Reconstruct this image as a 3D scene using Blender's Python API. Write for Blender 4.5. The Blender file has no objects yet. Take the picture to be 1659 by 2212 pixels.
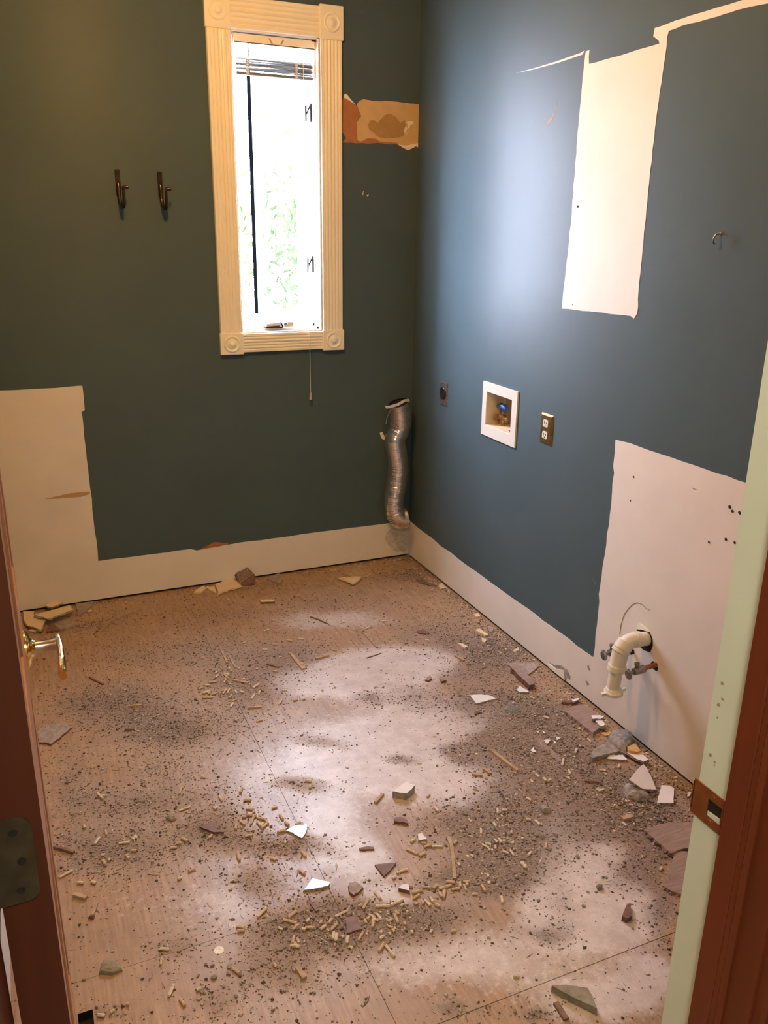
import bpy, bmesh, math, random
import numpy as np
from mathutils import Vector, Matrix

# ---------------------------------------------------------------- camera, world, light, exposure
S = bpy.context.scene
COL = S.collection
CAM = Vector((-1.69906, -3.58182, 1.56))
FPX, CX, CY = 1808.63, 829.5, 1106.0
RM = Matrix(((0.91830609, -0.39567207, 0.01255124),
             (-0.11488109, -0.29669781, -0.94803626),
             (0.3788354, 0.86914557, -0.31791464)))      # rows: image right, image down, view direction
cam_d = bpy.data.cameras.new('camera')
cam = bpy.data.objects.new('camera', cam_d)
COL.objects.link(cam)
r_, d_, f_ = RM[0], RM[1], RM[2]
cam.matrix_world = Matrix(((r_[0], -d_[0], -f_[0], CAM.x), (r_[1], -d_[1], -f_[1], CAM.y), (r_[2], -d_[2], -f_[2], CAM.z), (0, 0, 0, 1)))
cam_d.sensor_fit = 'VERTICAL'; cam_d.sensor_height = 36.0; cam_d.lens = 36.0 * FPX / 2212.0
cam_d.clip_start = 0.02
S.camera = cam

W = bpy.data.worlds.new('sky'); S.world = W; W.use_nodes = True
bg = W.node_tree.nodes['Background']
bg.inputs['Color'].default_value = (0.84, 0.905, 1.17, 1); bg.inputs['Strength'].default_value = 68.0

def lamp(name, typ, loc, energy, color, **kw):
    l = bpy.data.lights.new(name, typ); l.energy = energy; l.color = color
    for k, v in kw.items(): setattr(l, k, v)
    o = bpy.data.objects.new(name, l); o.location = loc; COL.objects.link(o); return o
LAMP = lamp('ceiling_bulb', 'POINT', (-1.25, -1.40, 2.50), 54.0, (1.0, 0.475, 0.115), shadow_soft_size=0.07)
HALL_FILL = lamp('hall_fill', 'POINT', (-1.72, -3.95, 2.30), 48.0, (1.0, 0.90, 0.60), shadow_soft_size=0.18)  # unseen fill light added to brighten the jambs, casing and back wall
PORTAL = lamp('window_portal', 'AREA', (-0.632, 0.155, 1.712), 1.0, (1, 1, 1), shape='RECTANGLE', size=0.36, size_y=1.16)
PORTAL.rotation_euler = (math.radians(-90), 0, 0); PORTAL.data.cycles.is_portal = True

vs = S.view_settings
vs.view_transform = 'Standard'; vs.look = 'None'; vs.gamma = 1.0; vs.use_curve_mapping = False
vs.exposure = 0.20

# ---------------------------------------------------------------- helpers
R = random.Random(7)
NP = np.random.default_rng(11)
def ray(x, y):
    v = Vector(((x - CX) / FPX, (y - CY) / FPX, 1.0)); return RM.transposed() @ v
def onF(x, y, z=0.0): d = ray(x, y); return CAM + d * ((z - CAM.z) / d.z)
def onB(x, y, Y=0.0): d = ray(x, y); return CAM + d * ((Y - CAM.y) / d.y)
def onR(x, y, X=0.0): d = ray(x, y); return CAM + d * ((X - CAM.x) / d.x)
CROP = {1: (0, 1240, 3.318), 2: (0, 1700, 3.318), 3: (400, 1160, 2.9625), 4: (900, 1240, 3.318), 5: (1100, 1480, 3.318),
        6: (400, 1640, 3.318), 7: (800, 1640, 3.318), 8: (1300, 1600, 3.616), 9: (1200, 1280, 5.53), 10: (720, 180, 7.541), 11: (1100, 0, 2.968), 12: (0, 800, 3.687), 13: (1240, 760, 3.16)}
def cp(k, pts):
    a, b, s = CROP[k]; return [(a + x / s, b + y / s) for x, y in pts]

def mat(name, col, rough=0.6, metal=0.0, var=0.0, scale=20.0, bump=0.0, bscale=200.0, spec=0.5, col2=None, stretch=None, trans=0.0):
    m = bpy.data.materials.new(name); m.use_nodes = True
    nt = m.node_tree; p = nt.nodes['Principled BSDF']
    p.inputs['Roughness'].default_value = rough; p.inputs['Metallic'].default_value = metal
    p.inputs['Specular IOR Level'].default_value = spec
    if trans: p.inputs['Transmission Weight'].default_value = trans
    tc = nt.nodes.new('ShaderNodeTexCoord'); src = tc.outputs['Object']
    if stretch:
        mp = nt.nodes.new('ShaderNodeMapping'); mp.inputs['Scale'].default_value = stretch
        nt.links.new(src, mp.inputs['Vector']); src = mp.outputs['Vector']
    if var or col2:
        n = nt.nodes.new('ShaderNodeTexNoise'); n.inputs['Scale'].default_value = scale; n.inputs['Detail'].default_value = 6
        nt.links.new(src, n.inputs['Vector'])
        r = nt.nodes.new('ShaderNodeValToRGB')
        c2 = col2 or tuple(c * (1 - var) for c in col); c1 = col if col2 else tuple(min(1, c * (1 + var)) for c in col)
        r.color_ramp.elements[0].position = 0.35; r.color_ramp.elements[1].position = 0.65
        r.color_ramp.elements[0].color = (*c2, 1); r.color_ramp.elements[1].color = (*c1, 1)
        nt.links.new(n.outputs['Fac'], r.inputs['Fac']); nt.links.new(r.outputs['Color'], p.inputs['Base Color'])
    else:
        p.inputs['Base Color'].default_value = (*col, 1)
    if bump:
        n = nt.nodes.new('ShaderNodeTexNoise'); n.inputs['Scale'].default_value = bscale; n.inputs['Detail'].default_value = 4
        nt.links.new(src, n.inputs['Vector'])
        b = nt.nodes.new('ShaderNodeBump'); b.inputs['Strength'].default_value = bump; b.inputs['Distance'].default_value = 0.002
        nt.links.new(n.outputs['Fac'], b.inputs['Height']); nt.links.new(b.outputs['Normal'], p.inputs['Normal'])
    return m

M = {}
M['paint'] = mat('slate_blue_eggshell_paint', (0.072, 0.109, 0.126), rough=0.42, var=0.04, scale=3, bump=0.10, bscale=260, spec=0.10)
def roller_sheen(m):
    nt = m.node_tree; p = nt.nodes['Principled BSDF']; t = nt.nodes.new('ShaderNodeTangent'); t.direction_type = 'RADIAL'; t.axis = 'Z'
    p.inputs['Anisotropic'].default_value = 0.7; p.inputs['Anisotropic Rotation'].default_value = 0.25; nt.links.new(t.outputs[0], p.inputs['Tangent'])
roller_sheen(M['paint'])
M['bare'] = mat('old_offwhite_primer', (0.79, 0.75, 0.70), rough=0.6, var=0.03, scale=6, bump=0.05, bscale=120, spec=0.2)
M['bare_edge'] = mat('chalky_white_torn_edge', (0.86, 0.82, 0.72), rough=0.8)
M['kraft'] = mat('torn_brown_drywall_paper', (0.40, 0.17, 0.07), rough=0.85, var=0.08, scale=40)
M['kraft_cream'] = mat('cream_gypsum_paper', (0.62, 0.44, 0.22), rough=0.8, var=0.05, scale=25)
M['stain'] = mat('mustard_adhesive_stain', (0.42, 0.26, 0.085), rough=0.75, var=0.06, scale=30)
M['scuff'] = mat('grey_scuff', (0.36, 0.30, 0.24), rough=0.8)
M['tan_scuff'] = mat('tan_scrape', (0.50, 0.34, 0.18), rough=0.8)
M['smear'] = mat('grey_dust_smear', (0.62, 0.56, 0.50), rough=0.9, var=0.15, scale=60)
M['dark'] = mat('dark_void', (0.012, 0.010, 0.008), rough=0.9)
M['trim'] = mat('cream_trim_paint', (0.90, 0.88, 0.74), rough=0.35, var=0.02, scale=8)
M['vinyl'] = mat('white_window_vinyl', (0.82, 0.80, 0.77), rough=0.4)
M['blind'] = mat('frosted_blind_slat', (0.15, 0.153, 0.142), rough=0.35)
M['cord'] = mat('white_cord', (0.75, 0.70, 0.62), rough=0.8)
M['tassel'] = mat('clear_grey_plastic', (0.42, 0.38, 0.34), rough=0.3)
M['chromed'] = mat('chrome', (0.62, 0.60, 0.58), rough=0.22, metal=1, var=0.1, scale=30)
M['dullchrome'] = mat('tarnished_chrome', (0.33, 0.31, 0.29), rough=0.35, metal=0.9, var=0.2, scale=60)
M['bronze'] = mat('dark_bronze', (0.050, 0.034, 0.026), rough=0.26, metal=0.6)
M['gunmetal'] = mat('gunmetal', (0.025, 0.025, 0.025), rough=0.6, spec=0.1)
M['rubber'] = mat('black_rubber', (0.0012, 0.0012, 0.0014), rough=0.9, spec=0.0)
M['foil'] = mat('aluminium_foil', (0.86, 0.80, 0.75), rough=0.25, metal=0.95, var=0.05, scale=25, bump=0.015, bscale=60)
M['flap'] = mat('dull_foil_backing', (0.55, 0.49, 0.44), rough=0.5, metal=0.3)
M['brass'] = mat('polished_brass', (0.86, 0.60, 0.22), rough=0.14, metal=1)
M['brassplate'] = mat('worn_brass_plate', (0.40, 0.27, 0.11), rough=0.33, metal=0.9, var=0.15, scale=50)
M['steelplate'] = mat('brushed_steel_plate', (0.30, 0.28, 0.25), rough=0.35, metal=0.8, var=0.1, scale=60)
M['black'] = mat('black_bakelite', (0.012, 0.012, 0.012), rough=0.35)
M['ivory'] = mat('white_plastic', (0.72, 0.68, 0.58), rough=0.35)
M['boxin'] = mat('beige_box_plastic', (0.62, 0.52, 0.36), rough=0.5, var=0.06, scale=15)
M['bluehandle'] = mat('blue_valve_handle', (0.02, 0.10, 0.42), rough=0.35)
M['copper'] = mat('oxidised_copper', (0.36, 0.15, 0.07), rough=0.45, metal=0.6, var=0.2, scale=60)
M['brassvalve'] = mat('tarnished_brass_valve', (0.38, 0.22, 0.10), rough=0.4, metal=0.7, var=0.25, scale=80)
M['pvc'] = mat('white_pvc', (0.80, 0.77, 0.66), rough=0.28, var=0.03, scale=20)
M['doorwood'] = mat('red_brown_door_wood', (0.46, 0.22, 0.105), rough=0.38, col2=(0.36, 0.15, 0.068), scale=6, stretch=(9, 9, 0.8))
M['darkwood'] = mat('dark_stained_door_edge', (0.080, 0.018, 0.009), rough=0.5, col2=(0.062, 0.014, 0.007), scale=6, stretch=(9, 9, 0.7))
M['jambwood'] = mat('red_brown_stained_jamb', (0.165, 0.036, 0.014), rough=0.42, col2=(0.135, 0.028, 0.010), scale=5, stretch=(9, 9, 0.6))
M['jambwhite'] = mat('pale_green_white_paint', (0.70, 0.85, 0.87), rough=0.4, var=0.03, scale=6)
M['rustplate'] = mat('brown_strike_plate', (0.24, 0.085, 0.032), rough=0.4, metal=0.3, var=0.15, scale=60)
M['hinge'] = mat('tarnished_hinge_steel', (0.09, 0.08, 0.06), rough=0.5, metal=0.7, var=0.25, scale=45)
M['tile_white'] = mat('white_glazed_tile', (0.80, 0.77, 0.77), rough=0.22, var=0.03, scale=20)
M['tile_cream'] = mat('cream_tile_face', (0.72, 0.58, 0.38), rough=0.4, var=0.04, scale=20)
M['tile_body'] = mat('grey_tile_body', (0.34, 0.29, 0.26), rough=0.9, var=0.25, scale=90, bump=0.4, bscale=300)
M['tile_brown'] = mat('brown_tile', (0.165, 0.085, 0.060), rough=0.6, var=0.2, scale=60)
M['tile_grey'] = mat('grey_brown_tile_back', (0.30, 0.25, 0.215), rough=0.85, var=0.22, scale=70, bump=0.4, bscale=250)
M['mortar'] = mat('grey_mortar', (0.30, 0.27, 0.245), rough=0.95, var=0.3, scale=60, bump=0.8, bscale=160)
M['slate_green'] = mat('grey_green_slate', (0.25, 0.22, 0.165), rough=0.85, var=0.2, scale=50, bump=0.4, bscale=200)
M['pellet'] = mat('pale_wood_pellet', (0.52, 0.385, 0.25), rough=0.8, var=0.22, scale=160)
M['pellet2'] = mat('dusty_wood_pellet', (0.62, 0.52, 0.40), rough=0.85, var=0.2, scale=160)
M['stick'] = mat('weathered_softwood', (0.48, 0.35, 0.23), rough=0.8, col2=(0.34, 0.23, 0.14), scale=14, stretch=(3, 3, 30))
M['dstick'] = mat('dark_wood_splinter', (0.20, 0.11, 0.065), rough=0.8, var=0.2, scale=50)
M['board'] = mat('grey_brown_plywood_scrap', (0.34, 0.25, 0.21), rough=0.85, col2=(0.24, 0.17, 0.145), scale=9, stretch=(2, 16, 2), bump=0.3, bscale=120)
M['foam'] = mat('yellow_pine_offcut', (0.60, 0.36, 0.12), rough=0.8, var=0.15, scale=40)
M['lint'] = mat('blue_grey_lint', (0.44, 0.44, 0.45), rough=1.0)
M['ceil'] = mat('white_ceiling_paint', (0.78, 0.75, 0.70), rough=0.9)
M['hallwall'] = mat('hall_wall_paint', (0.50, 0.42, 0.32), rough=0.8)
M['leaf'] = mat('bright_green_leaf', (0.031, 0.043, 0.016), rough=0.8, spec=0.0, var=0.3, scale=4)
M['bark'] = mat('grey_bark', (0.20, 0.15, 0.10), rough=0.9, var=0.3, scale=12)
M['ground'] = mat('outdoor_ground', (0.14, 0.14, 0.11), rough=0.95, var=0.2, scale=3)

def glass_mat():
    m = bpy.data.materials.new('window_glass'); m.use_nodes = True
    nt = m.node_tree; nt.nodes.clear()
    o = nt.nodes.new('ShaderNodeOutputMaterial'); mx = nt.nodes.new('ShaderNodeMixShader')
    t = nt.nodes.new('ShaderNodeBsdfTransparent'); g = nt.nodes.new('ShaderNodeBsdfGlossy'); fr = nt.nodes.new('ShaderNodeFresnel')
    t.inputs['Color'].default_value = (0.93, 0.96, 0.94, 1); g.inputs['Roughness'].default_value = 0.02; fr.inputs['IOR'].default_value = 1.08
    nt.links.new(fr.outputs[0], mx.inputs[0]); nt.links.new(t.outputs[0], mx.inputs[1]); nt.links.new(g.outputs[0], mx.inputs[2])
    nt.links.new(mx.outputs[0], o.inputs['Surface']); return m
M['glass'] = glass_mat()

class MB:
    def __init__(s): s.v = []; s.f = []; s.mi = []
    def add(s, vs, fs, mi=0):
        b = len(s.v); s.v += [tuple(v) for v in vs]; s.f += [tuple(i + b for i in f) for f in fs]; s.mi += [mi] * len(fs); return s
    def box(s, x0, x1, y0, y1, z0, z1, mi=0):
        vs = [(x, y, z) for x in (x0, x1) for y in (y0, y1) for z in (z0, z1)]
        return s.add(vs, [(0, 1, 3, 2), (4, 6, 7, 5), (0, 4, 5, 1), (2, 3, 7, 6), (0, 2, 6, 4), (1, 5, 7, 3)], mi)
    def hexa(s, p, q, mi=0):       # two matching quads
        n = len(p)
        return s.add(list(p) + list(q), [tuple(range(n)), tuple(range(2 * n - 1, n - 1, -1))] + [(i, n + i, n + (i + 1) % n, (i + 1) % n) for i in range(n)], mi)
    def prism(s, top, off, mi=0, mside=None):
        n = len(top); top = [Vector(t) for t in top]; bot = [t + Vector(off) for t in top]
        b = len(s.v); s.v += [tuple(v) for v in top + bot]
        s.f.append(tuple(range(b, b + n))); s.mi.append(mi)
        ms = mi if mside is None else mside
        s.f.append(tuple(range(b + 2 * n - 1, b + n - 1, -1))); s.mi.append(ms)
        for i in range(n):
            j = (i + 1) % n; s.f.append((b + i, b + n + i, b + n + j, b + j)); s.mi.append(ms)
        return s
    def tube(s, pts, rad, seg=12, caps=True, mi=0, up=None, sx=1.0):
        pts = [Vector(p) for p in pts]; n = len(pts)
        rad = [rad] * n if not isinstance(rad, (list, tuple)) else rad
        t0 = (pts[1] - pts[0]).normalized()
        a = Vector(up) if up else (Vector((0, 0, 1)) if abs(t0.z) < 0.9 else Vector((1, 0, 0)))
        u = (a - t0 * a.dot(t0)).normalized(); rings = []
        for i in range(n):
            t = (pts[min(i + 1, n - 1)] - pts[max(i - 1, 0)]).normalized()
            u = (u - t * u.dot(t)).normalized(); w = t.cross(u)
            rings.append([pts[i] + (u * math.cos(2 * math.pi * k / seg) + w * math.sin(2 * math.pi * k / seg) * sx) * rad[i] for k in range(seg)])
        vs = [v for r in rings for v in r]; fs = []
        for i in range(n - 1):
            for k in range(seg):
                k2 = (k + 1) % seg; fs.append((i * seg + k, i * seg + k2, (i + 1) * seg + k2, (i + 1) * seg + k))
        if caps: fs += [tuple(range(seg - 1, -1, -1)), tuple(range((n - 1) * seg, n * seg))]
        return s.add(vs, fs, mi)
    def lathe(s, prof, o, axis, seg=24, mi=0, squash=1.0):  # prof: (radius, along axis)
        o = Vector(o); ax = Vector(axis).normalized()
        a = Vector((0, 0, 1)) if abs(ax.z) < 0.9 else Vector((1, 0, 0))
        u = (a - ax * a.dot(ax)).normalized(); w = ax.cross(u); vs = []; fs = []
        for r, h in prof:
            for k in range(seg):
                c = 2 * math.pi * k / seg; vs.append(o + ax * h + (u * math.cos(c) + w * math.sin(c) * squash) * r)
        for i in range(len(prof) - 1):
            for k in range(seg):
                k2 = (k + 1) % seg; fs.append((i * seg + k, i * seg + k2, (i + 1) * seg + k2, (i + 1) * seg + k))
        fs += [tuple(range(seg - 1, -1, -1)), tuple(range((len(prof) - 1) * seg, len(prof) * seg))]
        return s.add(vs, fs, mi)
    def build(s, name, mats, parent=None, smooth=False, origin=None, bevel=0):
        me = bpy.data.meshes.new(name)
        o0 = Vector(origin) if origin is not None else None
        pv = None
        if o0 is None:
            if parent is not None: o0 = Vector(wloc(parent))
            else:
                a = np.array(s.v); o0 = Vector(((a[:, 0].min() + a[:, 0].max()) / 2, (a[:, 1].min() + a[:, 1].max()) / 2, a[:, 2].min()))
        me.from_pydata([(v[0] - o0.x, v[1] - o0.y, v[2] - o0.z) for v in s.v], [], s.f)
        mats = mats if isinstance(mats, (list, tuple)) else [mats]
        for k in mats: me.materials.append(M[k] if isinstance(k, str) else k)
        me.polygons.foreach_set('material_index', s.mi)
        bm = bmesh.new(); bm.from_mesh(me)
        bmesh.ops.recalc_face_normals(bm, faces=bm.faces)
        if bevel:
            bmesh.ops.bevel(bm, geom=[e for e in bm.edges if len(e.link_faces) == 2 and e.calc_face_angle(0) > 0.6], offset=bevel, segments=1, affect='EDGES', clamp_overlap=True)
        bm.to_mesh(me); bm.free()
        if smooth:
            me.polygons.foreach_set('use_smooth', [True] * len(me.polygons))
            try: me.set_sharp_from_angle(angle=math.radians(40))
            except Exception: pass
        ob = bpy.data.objects.new(name, me); COL.objects.link(ob)
        if parent is not None:
            ob.parent = parent; ob.location = o0 - Vector(wloc(parent))
        else: ob.location = o0
        return ob
def wloc(o):
    p = Vector(o.location)
    return p + Vector(wloc(o.parent)) if o.parent else p
def empty(name, loc):
    o = bpy.data.objects.new(name, None); o.location = loc; o.empty_display_size = 0.05; COL.objects.link(o); return o
def tag(o, label=None, cat=None, group=None, kind=None):
    if label: o['label'] = label
    if cat: o['category'] = cat
    if group: o['group'] = group
    if kind: o['kind'] = kind
    return o
def struct(o, label=None): return tag(o, label, None, None, 'structure')
def dup(o, name=None):
    c = o.copy(); COL.objects.link(c)
    for ch in list(o.children):
        k = dup(ch); k.parent = c
    return c
def ragged(poly, step, amp, rng=R, fixed=()):
    out = []
    for i, a in enumerate(poly):
        b = poly[(i + 1) % len(poly)]; out.append(a)
        L = math.dist(a, b); n = int(L / step)
        if i in fixed or n < 2: continue
        nx, ny = -(b[1] - a[1]) / L, (b[0] - a[0]) / L
        for k in range(1, n):
            t = k / n; j = rng.gauss(0, amp)
            out.append((a[0] + (b[0] - a[0]) * t + nx * j, a[1] + (b[1] - a[1]) * t + ny * j))
    return out

# ---------------------------------------------------------------- the room shell
XL, YF, H = -1.872, -2.902, 2.62          # left wall, front (door) wall, ceiling
GAP = 0.011                               # drywall stops short of the subfloor
WIN = (-0.815, -0.452, 1.135, 2.291)      # window opening in the back wall
def slab_with_holes(mb, ax, p0, p1, a0, a1, z0, z1, holes, mi=0):
    xs = sorted({a0, a1, *[h[0] for h in holes], *[h[1] for h in holes]}); zs = sorted({z0, z1, *[h[2] for h in holes], *[h[3] for h in holes]})
    for i in range(len(xs) - 1):
        for j in range(len(zs) - 1):
            cx, cz = (xs[i] + xs[i + 1]) / 2, (zs[j] + zs[j + 1]) / 2
            if any(h[0] < cx < h[1] and h[2] < cz < h[3] for h in holes): continue
            if ax == 'y': mb.box(xs[i], xs[i + 1], p0, p1, zs[j], zs[j + 1], mi)
            else: mb.box(p0, p1, xs[i], xs[i + 1], zs[j], zs[j + 1], mi)
mb = MB(); slab_with_holes(mb, 'y', 0, 0.14, XL - 0.14, 0.14, GAP, H, [WIN]); mb.box(XL - 0.14, 0.14, 0.013, 0.14, -0.02, GAP, 1)
wall_back = struct(mb.build('wall_back', ['paint', 'dark']), 'slate blue wall with the window and bare strip at its foot')
BOX = (-0.893, -0.703, 0.826, 0.960)      # washer box recess
mb = MB(); slab_with_holes(mb, 'x', 0, 0.14, YF - 0.14, 0.0, GAP, H, [BOX]); mb.box(0.013, 0.14, YF - 0.14, 0.0, -0.02, GAP, 1)
wall_right = struct(mb.build('wall_right', ['paint', 'dark']), 'slate blue wall with bare patches left by removed cabinets')
mb = MB(); mb.box(XL - 0.14, XL, YF - 0.14, 0.0, GAP, H); mb.box(XL - 0.14, XL - 0.013, YF - 0.14, 0, -0.02, GAP, 1)
mb.box(XL, XL + 0.0008, YF, 0, GAP, 0.165, 2)
wall_left = struct(mb.build('wall_left', ['paint', 'dark', 'bare']))
JX0, JX1 = -1.7755, -0.951                # jamb faces
mb = MB(); slab_with_holes(mb, 'y', YF - 0.12, YF, XL, 0.0, -0.02, H, [(JX0 - 0.022, JX1 + 0.022, -0.1, 2.06)])
wall_front = struct(mb.build('wall_front', ['paint']))
mb = MB(); mb.box(XL - 0.14, 0.14, YF, 0.14, H, H + 0.1); ceiling = struct(mb.build('ceiling', 'ceil'))
# hallway behind the camera (keeps daylight out, as the real one does)
mb = MB(); mb.box(-2.95, -2.85, -5.3, YF - 0.12, -0.02, H); mb.box(-2.85, XL, YF - 0.12, YF - 0.02, -0.02, H); struct(mb.build('wall_hall_left', 'hallwall'))
mb = MB(); mb.box(0.35, 0.45, -5.3, YF - 0.12, -0.02, H); mb.box(0.0, 0.45, YF - 0.12, YF - 0.02, -0.02, H); struct(mb.build('wall_hall_right', 'hallwall'))
mb = MB(); mb.box(-2.95, 0.45, -5.4, -5.3, -0.02, H); struct(mb.build('wall_hall_end', 'hallwall'))
mb = MB(); mb.box(-2.95, 0.45, -5.4, YF, H, H + 0.1); struct(mb.build('ceiling_hall', 'ceil'))
mb = MB(); mb.box(-2.95, 0.45, -5.4, YF - 0.06, -0.03, -0.001); struct(mb.build('floor_hall', 'board'))

# ---------------------------------------------------------------- floor: plywood sheets, dirt and dust as attributes, window sheen painted into the dust
def ell(cx, cy, rx, ry, w=1.0):            # a patch given by its place on the floor
    c = onF(cx, cy); u = onF(cx + rx, cy) - c; v = onF(cx, cy + ry) - c
    m = np.linalg.inv(np.array([[u.x, v.x], [u.y, v.y]])); return (np.array([c.x, c.y]), m, w)
DUST_SHEEN = [ell(*a) for a in [(760, 1470, 150, 42, 1.1), (860, 1430, 110, 36, 1.1), (900, 1570, 120, 40, 1.0), (740, 1620, 130, 55, .9), (980, 1545, 110, 34, .8), (870, 1660, 150, 60, .9),  # pale dust; the central ellipses paint the window's reflection into the floor colour
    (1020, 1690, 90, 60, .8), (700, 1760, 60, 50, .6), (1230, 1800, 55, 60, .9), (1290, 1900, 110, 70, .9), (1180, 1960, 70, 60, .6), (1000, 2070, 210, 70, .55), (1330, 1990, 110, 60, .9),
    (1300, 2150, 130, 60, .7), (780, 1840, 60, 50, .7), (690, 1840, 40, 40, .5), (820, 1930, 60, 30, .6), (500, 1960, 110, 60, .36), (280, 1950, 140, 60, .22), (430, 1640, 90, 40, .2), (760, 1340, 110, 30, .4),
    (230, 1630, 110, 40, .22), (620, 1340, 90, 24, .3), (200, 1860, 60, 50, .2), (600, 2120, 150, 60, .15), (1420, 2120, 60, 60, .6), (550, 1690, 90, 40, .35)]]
DIRT = [ell(*a) for a in [(360, 1580, 120, 34, 1), (250, 1520, 120, 40, .9), (540, 1490, 80, 60, .8), (620, 1420, 90, 34, .7), (470, 1390, 60, 30, .4), (300, 1730, 150, 36, .7), (250, 1830, 130, 50, .8), (480, 1800, 90, 40, .8),
    (640, 1830, 80, 30, .8), (690, 1600, 70, 18, .6), (640, 1690, 60, 18, .6), (860, 1640, 40, 14, .8), (790, 1510, 34, 12, .8), (1110, 1740, 75, 60, 1.2), (1100, 1840, 110, 70, 1.3), (1060, 1790, 60, 60, 1.0), (1000, 1900, 90, 30, 1.0), (880, 1985, 120, 34, 1.1),
    (740, 2000, 100, 70, 1.1), (620, 2010, 90, 60, .7), (590, 2110, 70, 50, .5), (1090, 1620, 90, 50, 1.2), (1040, 1520, 110, 36, .9), (1180, 1560, 90, 50, 1.1), (1080, 1430, 60, 40, .8), (1230, 1660, 80, 50, 1.2), (1350, 1720, 110, 50, 1.3),
    (1330, 1780, 90, 40, 1.3), (1430, 1800, 60, 60, 1.2), (1380, 1880, 60, 40, .9), (1440, 1960, 40, 60, .8), (1150, 2180, 40, 22, 1.0), (1000, 2190, 50, 20, .8), (960, 1370, 120, 40, .5), (1180, 2010, 60, 24, .8), (1230, 1950, 40, 40, .4),
    (700, 1300, 100, 20, .35), (890, 1240, 60, 14, .7), (480, 1265, 110, 12, .6), (200, 1350, 60, 20, .4), (160, 1680, 40, 60, .4), (880, 1500, 50, 30, .5), (990, 1620, 40, 20, .6), (940, 1770, 70, 40, .5), (400, 2040, 40, 30, .5), (240, 2190, 60, 16, .7), (480, 2170, 60, 40, .5), (1000, 1460, 40, 24, .5), (855, 1203, 40, 8, 1.2), (1060, 1400, 90, 24, .7), (330, 1420, 160, 30, .35), (520, 1330, 160, 20, .3), (560, 1900, 60, 30, .5), (350, 1660, 80, 30, .4)]]
def field(P, L):
    s = np.zeros(len(P))
    for c, m, w in L:
        q = (P - c) @ m.T; s += w * np.exp(-(q ** 2).sum(1) * 0.9)
    return s
def vnoise(P, sc, seed):
    g = np.random.default_rng(seed).random((64, 64)); q = P * sc; i = np.floor(q).astype(int); t = q - i; t = t * t * (3 - 2 * t)
    a = g[i[:, 0] % 64, i[:, 1] % 64]; b = g[(i[:, 0] + 1) % 64, i[:, 1] % 64]; c = g[i[:, 0] % 64, (i[:, 1] + 1) % 64]; d = g[(i[:, 0] + 1) % 64, (i[:, 1] + 1) % 64]
    return (a * (1 - t[:, 0]) + b * t[:, 0]) * (1 - t[:, 1]) + (c * (1 - t[:, 0]) + d * t[:, 0]) * t[:, 1]
def fbm(P, sc, seed, o=4): return sum(vnoise(P, sc * 2 ** k, seed + k) * 0.5 ** k for k in range(o)) / sum(0.5 ** k for k in range(o))
def warp(P): return P + 0.09 * np.stack([fbm(P, 7, 1) - .5, fbm(P, 7, 9) - .5], 1) + 0.02 * np.stack([fbm(P, 40, 21) - .5, fbm(P, 40, 29) - .5], 1)

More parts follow.
